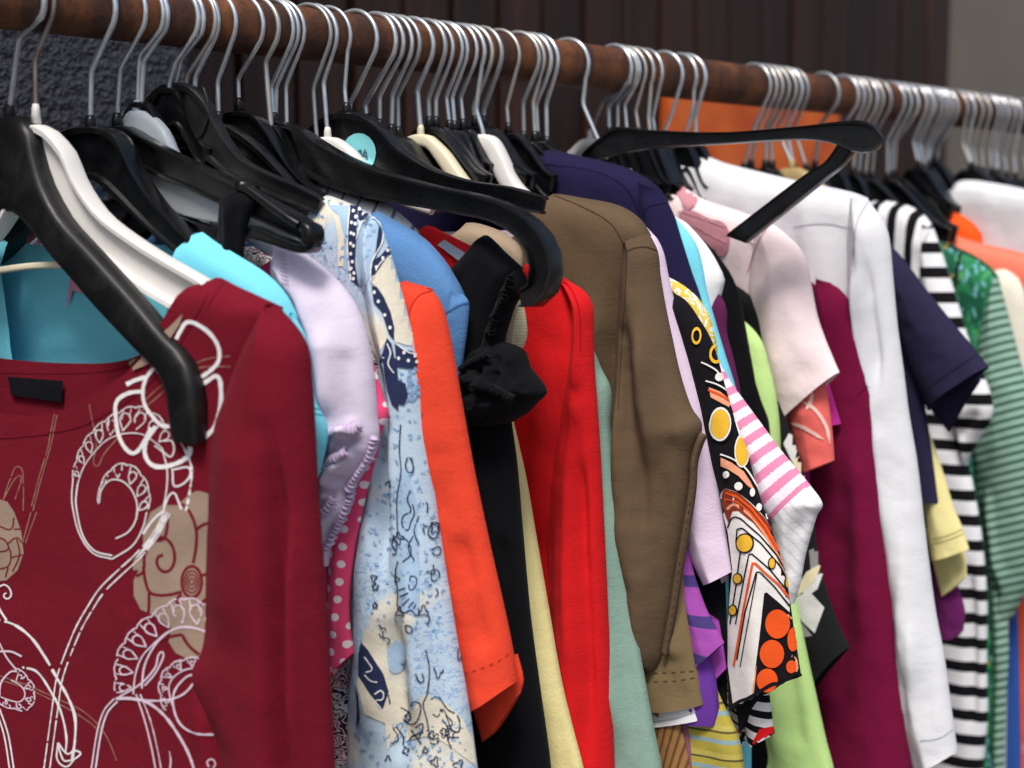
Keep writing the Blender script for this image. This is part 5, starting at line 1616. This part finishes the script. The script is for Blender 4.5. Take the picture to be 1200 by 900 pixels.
d = Decal(t, [rt_], pl, 0.0012)
d.disc(844, 497, 12.2, 20, hole=0.86)
d.disc(869, 528, 8.6, 20, hole=0.84)
d.poly(RC([(440, 660), (425, 720), (415, 640), (430, 600)]), grid=3)
for c_ in ((842, 442, 4.6, 5), (851.5, 556, 3.4, 4.2), (865.5, 569.6, 4.6, 4.8), (881, 577, 2.8, 5), (888.5, 594.5, 3, 4.6), (898.5, 604.5, 2.8, 4.6)):
    d.disc(*c_)
for ln in ([(188, 200), (232, 222), (268, 248), (278, 270)], [(212, 298), (270, 318), (320, 352)], [(290, 685), (350, 708), (420, 762), (490, 880)], [(352, 470), (372, 540), (398, 620), (430, 700)]):
    d.ribbon(RC(ln), 1.7)
d.build('white_dot_print', RWHT)
d = Decal(t, [rt_], pl, 0.0014)
for c_ in ((910.5, 731, 14.0, 17.0), (904.5, 766, 14, 16.4), (899, 797, 12, 13.8), (928, 749, 6, 14), (926.5, 781, 5.5, 7.5)):
    d.disc(*c_, n=28)
d.build('orange_circle_print', RORG)
d = Decal(t, [rt_], pl, 0.0016)
hem_ = [(857, 829), (868, 822), (878, 818), (893, 808), (905, 801), (915, 800), (924, 795), (931, 789), (938, 790)]
d.ribbon(hem_, 4.2)
d.build('hem', RBLK)
RSTR = stripe_mat('fine orange black stripes', [(0, '#efe9e4'), (0.3, '#17161a'), (0.42, '#efe9e4'), (0.6, '#e8774d'), (0.75, '#efe9e4'), (0.9, '#17161a')], 0.016, rot=0.5)
tl = sleeve(t, pl, RSTR, [(838, 760), (843, 800), (846, 840), (843, 884)], [(858, 770), (866, 815), (874, 856), (860, 889)], B=[(843, 884), (851, 890), (860, 889)], name='lower_tier', th=0.008, y0=0.006, far=False, nu=20, nv=40, wr=(0.003, 0.012))
d = Decal(t, [tl], pl, 0.0008)
d.ribbon([(843, 872), (846, 886), (858, 887), (866, 872), (872, 857)], 4.5)
d.build('hem', RBLK)
gz = sleeve(t, pl, RBLK, [(862, 815), (866, 836), (868, 858)], [(897, 812), (886, 826), (874, 852)], name='ruffle', th=0.012, y0=-0.002, far=False, nu=24, nv=30, wr=(0.004, 0.008))

t, pl = garment('striped_rib_top', 'black and white striped knit with a red edge, below the wavy retro hem', 'jumper', 31, ds=-0.007)
SRB = stripe_mat('black white red stripes', [(0, '#f1eeee'), (0.55, '#17161a')], 0.0115, heather=0.04, rot=0.15)
body(t, pl, RWHT, [(650, 340), (720, 330), (780, 360), (800, 420)], [(800, 420), (820, 600), (835, 760), (850, 900), (850, 1100)], (720, 330), th=0.008)
ss_ = sleeve(t, pl, SRB, [(858, 740), (866, 800), (874, 845), (880, 875)], [(896, 760), (904, 815), (908, 845), (910, 858)], B=[(880, 875), (895, 866), (910, 858)], th=0.010, nu=22, nv=36, far=False)
d = Decal(t, [ss_], pl, 0.0006)
d.poly([(890, 854), (910, 850), (911, 860), (896, 868), (880, 877), (884, 866)], grid=4)
d.build('red_edge_print', RED)

# --- yellow and white print --------------------------------------------
YWP = line_print_mat('yellow white scribble', '#efeee2', '#e3c95a', 70.0, 0.5)
t, pl = garment('yellow_print_top', 'white top with yellow scribble print, a thin curved strip beside the turquoise one', 'top', 31)
body(t, pl, YWP, [(660, 330), (730, 322), (780, 324), (796, 331)], [(796, 331), (806, 338), (819, 350), (831, 368), (838, 392), (841, 410), (838, 500), (836, 1100)], (730, 322), th=0.011, nv=90)

# --- pink striped sleeve with rib cuff ----------------------------------
PSTR = stripe_mat('pink knit stripes', [(0, '#f1e7f2'), (0.52, '#e68cb2')], 0.107, uvname='Param', wob=0.02, heather=0.08)
WRIB = stripe_mat('white rib', [(0, '#f5f4f6'), (0.66, '#e4e3e9')], 0.0062, rot=0.9, heather=0.04)
t, pl = garment('pink_striped_cardigan', 'pink and white striped knit sleeve ending in a white ribbed cuff', 'cardigan', 32)
body(t, pl, WRIB, [(680, 360), (760, 350), (810, 375), (842, 418)], [(842, 418), (840, 600), (838, 800), (836, 1100)], (760, 350), th=0.009)
pk = sleeve(t, pl, PSTR, [(832, 420), (848, 470), (866, 530), (884, 580), (897, 604), (906, 618)], [(842, 418), (851, 434), (862, 452), (876, 471), (896, 498), (916, 525), (936, 549), (952, 568)], B=[(906, 618), (930, 592), (952, 568)], th=0.016, nu=30, nv=90, sm=True)
sleeve(t, pl, WRIB, [(904, 616), (914, 655), (924, 686), (930, 706)], [(951, 567), (966, 590), (960, 602), (955, 618), (946, 650), (940, 682), (933, 706)], T=[(904, 616), (928, 592), (951, 567)], B=[(930, 706), (933, 706)], name='cuff', th=0.016, nu=36, nv=60, far=True,
       folds=[([(952, 590), (940, 640), (930, 690)], 0.006, -0.006)])

# --- navy top -----------------------------------------------------------
NAVY = cloth('navy rib knit', '#211d40', heather=0.12)
t, pl = garment('navy_top', 'dark navy violet top behind the brown one, under the four black hangers', 'top', 35)
nv_ = body(t, pl, NAVY, [(628, 190), (634, 178), (650, 176), (676, 182), (712, 190), (738, 198), (760, 210), (776, 223)], [(776, 223), (770, 340), (775, 500), (780, 1100)], (633, 182), th=0.014, rt=0.02, nu=44)
nvs = sleeve(t, pl, NAVY, [(752, 212), (750, 270), (760, 340), (775, 440), (782, 560)], [(776, 222), (784, 235), (793, 254), (801, 280), (813, 318), (824, 350), (834, 400), (840, 470), (840, 560)], th=0.018, rr=0.035)
seam(t, pl, [nv_, nvs], [[(638, 192), (680, 197), (712, 206), (735, 222), (748, 246), (752, 270)], [(753, 253), (758, 243), (778, 238), (784, 237)]], cloth('navy seam', '#1e1a3c'), wd=1.4)

# --- turquoise, white, plum and black strips ----------------------------
t, pl = garment('turquoise_strip_top', 'bright turquoise top seen as a narrow curved strip right of the navy one', 'top', 36)
body(t, pl, TURQ, [(680, 250), (750, 240), (785, 250), (798, 262)], [(798, 262), (805, 270), (817, 288), (824, 314), (829, 342), (839, 378), (850, 415), (861, 450), (872, 500), (880, 700), (880, 1100)], (750, 240), th=0.012, nv=90)
t, pl = garment('white_strip_top', 'white top whose curved edge shows between turquoise and black', 'top', 37, ds=0.004)
body(t, pl, WHT, [(690, 250), (760, 245), (800, 258), (815, 272)], [(815, 272), (830, 290), (842, 310), (850, 330), (846, 342), (838, 420), (838, 1100)], (760, 245), th=0.012, nv=90)
t, pl = garment('plum_strip_top', 'plum purple sliver of a top in front of the black one', 'top', 38, ds=-0.004)
body(t, pl, cloth('plum jersey', '#5f2350'), [(690, 270), (760, 270), (815, 300), (832, 326)], [(832, 326), (844, 345), (852, 362), (852, 390), (860, 420), (870, 480), (870, 1100)], (760, 270), th=0.009, nv=70)
t, pl = garment('black_tee', 'plain black tee edge curving down left of the pink blouse', 't-shirt', 41, ds=-0.010)
body(t, pl, BLACKC, [(710, 260), (780, 262), (820, 278), (836, 297)], [(836, 297), (848, 308), (860, 328), (868, 350), (874, 384), (882, 424), (892, 462), (902, 500), (915, 700), (915, 1100)], (780, 262), th=0.012, nv=90)

# --- light green --------------------------------------------------------
GREEN = cloth('pistachio jersey', '#c3e693', heather=0.05)
t, pl = garment('pistachio_top', 'pale pistachio green long top below the pink blouse', 'top', 42, ds=-0.008)
body(t, pl, GREEN, [(740, 330), (800, 330), (835, 345), (852, 362)], [(852, 362), (866, 372), (882, 385), (894, 402), (901, 426), (909, 460), (914, 500), (916, 560), (924, 640), (934, 705), (946, 765), (958, 820), (968, 865), (978, 905), (1010, 1100)], (800, 330), th=0.016, nv=90, nu=44,
     folds=[([(905, 720), (915, 800), (925, 900)], 0.007, 0.007), ([(930, 760), (945, 860)], 0.006, -0.005)])

# --- pink blouse --------------------------------------------------------
PINK = cloth('shell pink cotton', '#feeaec', heather=0.03, weave=0.7, crease=0.08)
t, pl = garment('pink_blouse', 'shell pink blouse with a dusky rose ruffle and short sleeve', 'blouse', 44, ds=0.014)
pkb = body(t, pl, PINK, [(778, 235), (783, 222), (788, 214), (804, 221), (824, 233), (850, 242), (878, 251), (902, 260)], [(902, 260), (900, 330), (900, 420), (895, 600), (890, 1100)], (782, 226), th=0.010, rt=0.02, nu=44)
pks = sleeve(t, pl, PINK, [(890, 257), (884, 300), (880, 340), (884, 390), (896, 440), (915, 498)], [(902, 260), (914, 267), (926, 277), (940, 291), (948, 308), (954, 338), (961, 372), (970, 398), (979, 420), (986, 436)], B=[(915, 498), (950, 468), (986, 436)], grav=(0.0018, 0.03), wr=(0.0006, 0.02), th=0.015, rr=0.04, nu=34, nv=70,
             folds=[([(905, 310), (918, 400), (930, 470)], 0.014, 0.003), ([(930, 330), (948, 400), (962, 440)], 0.012, 0.003)])
seam(t, pl, [pkb, pks], [[(852, 271), (870, 279), (884, 287)], [(903, 261), (888, 285), (876, 320)]], cloth('pink seam', '#c99aa2'), wd=1.3)
ROSE = cloth('dusky rose satin', '#d1909d', rough=0.55)
d = Decal(t, [pkb, pks], pl, 0.0012)
d.poly([(786, 213), (804, 221), (820, 230), (814, 242), (805, 247), (798, 234), (790, 222)], grid=4)
d.poly([(795, 248), (812, 247), (832, 256), (850, 262), (856, 280), (850, 298), (843, 300), (838, 292), (828, 290), (820, 279), (812, 276), (802, 262)], grid=4, smooth=True)
rz = d.build('ruffle', ROSE)
d = Decal(t, [pkb, pks], pl, 0.0016)
d.ribbon([(800, 247), (825, 256), (850, 265)], 3.0, jit=0.4)
d.ribbon([(812, 262), (835, 276), (852, 284)], 3.0, jit=0.5)
d.build('ruffle_fold', cloth('rose light', '#dba0ac', rough=0.5))

# --- abstract print, coral, magenta -------------------------------------
t, pl = garment('abstract_print_top', 'black top with cream and grey angular shapes, hanging under the pink sleeve', 'top', 45, ds=-0.006)
ABS = cloth('black abstract ground', '#1b1d1e', heather=0.08, sheen=0.03)
body(t, pl, ABS, [(780, 330), (840, 325), (890, 360), (910, 440)], [(910, 440), (915, 600), (920, 800), (925, 1100)], (840, 325), th=0.009)
ab = sleeve(t, pl, ABS, [(895, 430), (905, 520), (915, 620), (930, 740), (950, 815)], [(915, 470), (934, 520), (948, 572), (957, 620), (963, 660), (974, 700), (986, 732), (998, 757)], B=[(950, 815), (972, 785), (998, 757)], th=0.014, nv=80)
d = Decal(t, [ab], pl, 0.0006)
d.poly([(938, 690), (960, 672), (965, 668), (958, 690), (945, 700)], grid=4)
d.poly([(929, 702), (948, 692), (966, 712), (955, 742), (940, 728)], grid=4)
d.poly([(918, 520), (928, 500), (935, 520), (930, 545)], grid=4)
d.build('white_shape_print', cloth('grey white print', '#d6d6d4'))
d = Decal(t, [ab], pl, 0.0008)
d.poly([(945, 670), (962, 660), (955, 680), (936, 698), (930, 695)], grid=4)
d.poly([(928, 540), (940, 532), (948, 560), (940, 575)], grid=4)
d.build('cream_shape_print', cloth('cream shape', '#ddd3b0'))
d = Decal(t, [ab], pl, 0.0007)
d.poly([(930, 722), (942, 732), (952, 745), (935, 748)], grid=4)
d.poly([(948, 645), (958, 640), (962, 660), (950, 668)], grid=4)
d.build('grey_shape_print', cloth('grey shape', '#8f8f90'))
CORAL = cloth('coral jersey', '#ef6f68', heather=0.05)
t, pl = garment('coral_tee', 'coral tee sleeve with pale leaf streaks below the pink sleeve', 't-shirt', 46)
body(t, pl, CORAL, [(800, 340), (860, 335), (905, 360), (930, 420)], [(930, 420), (930, 600), (935, 1100)], (860, 335), th=0.009)
co = sleeve(t, pl, CORAL, [(900, 400), (918, 460), (932, 510), (943, 554)], [(952, 400), (968, 440), (974, 475), (978, 510), (980, 539)], B=[(943, 554), (962, 547), (980, 539)], th=0.014)
d = Decal(t, [co], pl, 0.0006)
d.ribbon([(926, 495), (942, 501), (965, 515)], 4, taper=True)
d.ribbon([(940, 470), (955, 480), (968, 500), (972, 520)], 4, taper=True)
d.ribbon([(945, 480), (950, 470), (952, 460)], 4, taper=True)
d.build('leaf_print', cloth('pale coral print', '#f7cfc5'))
t, pl = garment('magenta_tee', 'magenta sleeve tip beside the coral one', 't-shirt', 47, ds=-0.01)
MAG = cloth('magenta jersey', '#b8308a')
body(t, pl, MAG, [(830, 340), (880, 335), (920, 360), (945, 420)], [(945, 420), (950, 600), (955, 1100)], (880, 335), th=0.008)
sleeve(t, pl, MAG, [(930, 400), (945, 450), (958, 503)], [(962, 400), (974, 450), (988, 496)], B=[(958, 503), (973, 500), (988, 496)], th=0.010)

# --- plum long ----------------------------------------------------------
PLUM = cloth('burgundy jersey', '#73103a', heather=0.14)
t, pl = garment('burgundy_long_top', 'long burgundy top with a slim sleeve between pink and white', 'top', 48)
pb_ = body(t, pl, PLUM, [(850, 330), (900, 315), (935, 308), (948, 311), (962, 319), (978, 331)], [(978, 331), (972, 420), (965, 560), (965, 1100)], (935, 308), th=0.014, nu=44)
pm = sleeve(t, pl, PLUM, [(962, 322), (955, 400), (945, 500), (950, 640), (960, 800), (965, 1100)], [(978, 331), (991, 344), (1002, 358), (1010, 372), (1018, 392), (1027, 426), (1033, 455), (1041, 520), (1050, 615), (1058, 715), (1066, 820), (1072, 905), (1085, 1100)], th=0.026, rr=0.04, nv=90, nu=34,
            folds=[([(985, 470), (990, 600), (1000, 760), (1005, 900)], 0.020, -0.004), ([(1015, 460), (1028, 620), (1040, 800)], 0.012, 0.006)])
seam(t, pl, [pm, pb_], [[(1005, 463), (1018, 452), (1034, 440)]], cloth('burgundy seam', '#5a0d2c'), wd=1.2)

# --- teal strip and white shirt -----------------------------------------
t, pl = garment('teal_top', 'dark teal sliver of a top between burgundy and white', 'top', 49, ds=-0.008)
body(t, pl, cloth('dark teal jersey', '#2c6164'), [(870, 340), (930, 335), (985, 345), (1008, 362)], [(1008, 362), (1022, 384), (1033, 406), (1041, 428), (1044, 460), (1046, 520), (1050, 700), (1050, 1100)], (930, 335), th=0.011, nv=80)
WSH = cloth('soft white jersey', '#e3e5ea', heather=0.03)
t, pl = garment('white_long_sleeve_top', 'white long sleeved top under the folded arm of the level black hanger', 'top', 49)
wb = body(t, pl, WSH, [(806, 180), (826, 183), (850, 191), (890, 201), (932, 211), (972, 219), (1002, 226), (1018, 232)], [(1018, 232), (1005, 320), (1000, 460), (1005, 700), (1010, 1100)], None, th=0.018, rt=0.02, nu=50)
wsl = sleeve(t, pl, WSH, [(1002, 232), (998, 280), (1002, 360), (1012, 460), (1030, 640), (1050, 800), (1074, 899)], [(1018, 232), (1028, 246), (1038, 260), (1044, 278), (1048, 318), (1054, 382), (1061, 434), (1067, 482), (1077, 542), (1087, 628), (1098, 712), (1108, 765), (1116, 822), (1124, 880)],
             B=[(1074, 899), (1100, 893), (1124, 880)], th=0.026, rr=0.04, nv=90, nu=36, grav=(0.005, 0.018), folds=[([(1012, 300), (1018, 380), (1030, 470)], 0.006, 0.007), ([(1030, 290), (1036, 380), (1044, 470)], 0.005, -0.007), ([(1060, 560), (1075, 700), (1090, 820)], 0.01, 0.006)])
seam(t, pl, [wb, wsl], [[(930, 266), (965, 262), (1000, 268)], [(1018, 234), (1004, 262), (1000, 300)], [(1078, 868), (1100, 865), (1121, 852)]], cloth('white grey seam', '#b9bcc6'), wd=1.3)

# --- navy tee, pale yellow tee ------------------------------------------
NVT = cloth('ink navy jersey', '#2b2843', heather=0.06)
t, pl = garment('ink_navy_tee', 'ink navy tee with a wide flat sleeve pointing right of the white top', 't-shirt', 50, ds=0.004)
nb2 = body(t, pl, NVT, [(930, 290), (985, 270), (1020, 272), (1045, 286)], [(1045, 286), (1060, 360), (1076, 430), (1088, 500), (1100, 590)], (985, 270), th=0.012, nv=60)
nt2 = sleeve(t, pl, NVT, [(1036, 290), (1048, 350), (1066, 420), (1091, 481)], [(1046, 287), (1063, 306), (1084, 334), (1118, 377), (1144, 408), (1161, 430)], B=[(1091, 481), (1126, 455), (1161, 430)], th=0.018, rr=0.03, nv=60)
sleeve(t, pl, NVT, [(1066, 440), (1085, 480), (1107, 508)], [(1120, 410), (1140, 430), (1144, 447)], B=[(1107, 508), (1128, 470), (1144, 447)], name='sleeve_underside', th=0.005, y0=0.008, far=False, nu=20, nv=24)
seam(t, pl, [nt2], [[(1083, 458), (1115, 435), (1150, 412)]], cloth('ink seam', '#26233b'), wd=1.2)
LEM = cloth('pale lemon jersey', '#ece2a0', heather=0.05)
t, pl = garment('lemon_tee', 'pale lemon tee sleeve hanging below the ink navy tee', 't-shirt', 51)
body(t, pl, LEM, [(940, 330), (1000, 325), (1045, 370), (1066, 435)], [(1066, 435), (1072, 600), (1078, 1100)], (1000, 325), th=0.010)
lem = sleeve(t, pl, LEM, [(1050, 420), (1070, 500), (1084, 580), (1095, 656)], [(1066, 435), (1075, 458), (1085, 490), (1097, 522), (1109, 558), (1120, 594), (1130, 618), (1138, 643)], B=[(1095, 656), (1116, 651), (1138, 643)], th=0.014, nv=60)
sleeve(t, pl, LEM, [(1078, 620), (1088, 660), (1098, 701)], [(1118, 630), (1127, 655), (1128, 676)], B=[(1098, 701), (1114, 690), (1128, 676)], name='sleeve_underside', th=0.005, y0=0.008, far=False, nu=20, nv=24)
seam(t, pl, [lem], [[(1094, 632), (1112, 627), (1131, 619)], [(1095, 637), (1113, 632), (1132, 624)]], cloth('lemon thread', '#a89a5c'), wd=1.0)
t, pl = garment('plum_tee', 'plum sleeve tip peeking below the lemon sleeve', 't-shirt', 52)
PLM = cloth('plum violet jersey', '#6b2462')
body(t, pl, PLM, [(950, 340), (1010, 335), (1055, 390), (1075, 470)], [(1075, 470), (1085, 640), (1092, 1100)], (1010, 335), th=0.008)
sleeve(t, pl, PLM, [(1075, 560), (1088, 660), (1102, 748)], [(1110, 640), (1126, 690), (1133, 715), (1131, 738)], B=[(1102, 748), (1120, 747), (1131, 738)], th=0.010)

# --- black and white stripes --------------------------------------------
BWV = stripe_mat('bold upright stripes', [(0, '#eceef2'), (0.56, '#131217')], 0.235, axis='q', uvname='Param', heather=0.03, sheen=0.03)
BWH = stripe_mat('bold stripes', [(0, '#eceef2'), (0.56, '#131217')], 0.0245, heather=0.03, sheen=0.03)
t, pl = garment('striped_shirt', 'bold black and white striped long top right of the ink navy tee', 'top', 56, ds=-0.03)
sb = body(t, pl, BWH, [(990, 300), (1050, 290), (1085, 300), (1098, 330)], [(1098, 330), (1110, 420), (1130, 520), (1143, 580), (1151, 630), (1157, 700), (1157, 780), (1158, 840), (1153, 900), (1150, 1100)], (1050, 290), th=0.016, nv=90, folds=[([(1140, 640), (1146, 760), (1146, 880)], 0.005, -0.007)])
yk = panel('yoke', t, pl, BWV, T=[(1010, 246), (1026, 236), (1045, 236), (1067, 241), (1086, 252), (1098, 268)], L=[(1010, 246), (1015, 320), (1025, 400)], R=[(1098, 268), (1094, 320), (1092, 400)], th=0.018, closed='T', rr=0.02, y0=-0.004, nu=30, nv=30)
st = sleeve(t, pl, BWH, [(1088, 258), (1082, 310), (1088, 370), (1102, 430), (1118, 480), (1134, 538)], [(1098, 268), (1106, 290), (1114, 315), (1123, 343), (1132, 373), (1140, 400), (1152, 428), (1162, 452), (1168, 477), (1164, 494), (1150, 516), (1137, 540)], th=0.020, y0=-0.006, nv=80,
            folds=[([(1130, 520), (1150, 490), (1166, 480)], 0.006, -0.006)])

# --- green leaf print with striped sleeve -------------------------------
GLEAF = blotch_mat('green leaf print', '#2f8458', [(38.0, 0.56, '#1f5f45', 1.0, 1.2), (46.0, 0.60, '#7fb9c9', 2.2, 1.8), (60.0, 0.66, '#b99a4e', 1.0, 0.5), (55.0, 0.62, '#55a86c', 2.0, 0.8)], heather=0.06)
GSTR = stripe_mat('green knit stripes', [(0, '#93b6a7'), (0.66, '#1b4a30')], 0.0084, rot=-0.35, heather=0.08)
t, pl = garment('green_print_top', 'green leaf print top with green striped sleeve at the right edge', 'top', 56, ds=0.03)
gb = body(t, pl, GLEAF, [(1040, 310), (1085, 292), (1104, 284), (1120, 289), (1143, 300), (1161, 313), (1171, 325)], [(1171, 325), (1165, 420), (1160, 560), (1160, 700), (1172, 780), (1172, 900), (1170, 1100)], (1100, 285), th=0.014, nu=44)
seam(t, pl, [gb], [[(1104, 285), (1120, 290), (1143, 301), (1160, 314), (1168, 323)], [(1126, 296), (1121, 320), (1118, 345)]], BLACKC, 'binding', wd=3.6)
gs = sleeve(t, pl, GSTR, [(1167, 328), (1156, 370), (1147, 430), (1142, 500), (1146, 560), (1155, 620), (1163, 680), (1172, 722)], [(1172, 326), (1181, 360), (1197, 420), (1214, 480), (1224, 560), (1220, 640), (1205, 690), (1188, 724)], th=0.024, rr=0.045, nu=40, nv=90, folds=[([(1155, 600), (1165, 660), (1178, 710)], 0.008, -0.010), ([(1168, 560), (1176, 640), (1185, 700)], 0.006, 0.008)])
sleeve(t, pl, GSTR, [(1166, 690), (1170, 780), (1168, 880), (1166, 1100)], [(1182, 690), (1187, 755), (1184, 820), (1182, 900), (1180, 1100)], name='side_strip', th=0.012, y0=-0.008, far=False, nv=50, nu=18)

# --- far right pieces ---------------------------------------------------
t, pl = garment('white_sheer_top', 'white and cream top edge right of the green print', 'top', 57, ds=0.008)
body(t, pl, cloth('cream white voile', '#ece6d6', heather=0.03), [(1110, 330), (1150, 322), (1172, 315), (1182, 317), (1194, 326)], [(1194, 326), (1203, 350), (1206, 420), (1198, 520), (1185, 640), (1175, 1100)], (1150, 322), th=0.012)
t, pl = garment('royal_blue_top', 'royal blue top strip low at the right edge', 'top', 57, ds=0.02)
body(t, pl, cloth('royal blue jersey', '#2f55a0'), [(1100, 420), (1150, 415), (1175, 480), (1180, 560)], [(1180, 560), (1186, 640), (1193, 720), (1197, 900), (1200, 1100)], (1150, 415), th=0.010)
t, pl = garment('tangerine_top', 'orange red top low at the right edge beside the royal blue', 'top', 57, ds=0.034)
body(t, pl, cloth('tangerine jersey', '#ea5f3a'), [(1110, 400), (1160, 390), (1195, 400), (1210, 450)], [(1210, 450), (1220, 600), (1225, 900), (1230, 1100)], (1160, 390), th=0.012)
t, pl = garment('salmon_top', 'salmon orange top draped level across the right edge', 'top', 58, ds=0.012)
body(t, pl, cloth('salmon jersey', '#f0826a'), [(1080, 262), (1098, 267), (1117, 275), (1150, 285), (1182, 292), (1230, 305)], [(1230, 305), (1240, 420), (1250, 1100)], None, th=0.014, nu=44)
t, pl = garment('neon_orange_top', 'neon orange shoulder above the salmon top', 'top', 58, ds=0.024)
body(t, pl, cloth('neon orange jersey', '#fb5a1c'), [(1095, 262), (1106, 251), (1122, 250), (1140, 261), (1151, 274)], [(1151, 274), (1160, 400), (1170, 1100)], (1104, 254), th=0.012)
t, pl = garment('white_cotton_top', 'white cotton top at the upper right edge under the last black hangers', 'top', 61, ds=0.012)
body(t, pl, WSH, [(1112, 224), (1122, 213), (1140, 211), (1162, 214), (1190, 219), (1230, 228)], [(1230, 228), (1250, 330), (1260, 1100)], None, th=0.009, rt=0.008, nu=44)

# --- black strap over the trouser hanger, striped white collar ----------
p4 = HK[4]
t = thing('fabric_strap', 'black fabric strap looped over the black trouser hanger', 'strap', p4.mat)
panel('band', t, p4, BLACKC, T=[(267, 236), (275, 227), (287, 224), (300, 227), (309, 236)], L=[(267, 236), (265, 265), (265, 320)], R=[(309, 236), (299, 258), (293, 285), (291, 325)], th=0.006, rr=0.012, y0=-0.006, back=1.0, nu=24, nv=40,
      folds=[([(280, 232), (284, 270), (284, 310)], 0.003, 0.003), ([(292, 235), (290, 270), (289, 310)], 0.003, -0.003)])
t, pl = garment('pinstripe_shirt', 'white shirt with grey pinstripes below the long black hanger', 'shirt', 16, ds=-0.002, yaw=-16)
PIN = stripe_mat('grey pinstripes', [(0, '#f0f0f2'), (0.84, '#8d8d98')], 0.0135, axis='q', rot=-0.15)
body(t, pl, PIN, [(365, 212), (390, 218), (420, 228), (455, 240), (478, 258), (492, 272)], [(492, 272), (490, 350), (488, 600), (488, 1000)], (366, 212), th=0.012)

BVH.clear()
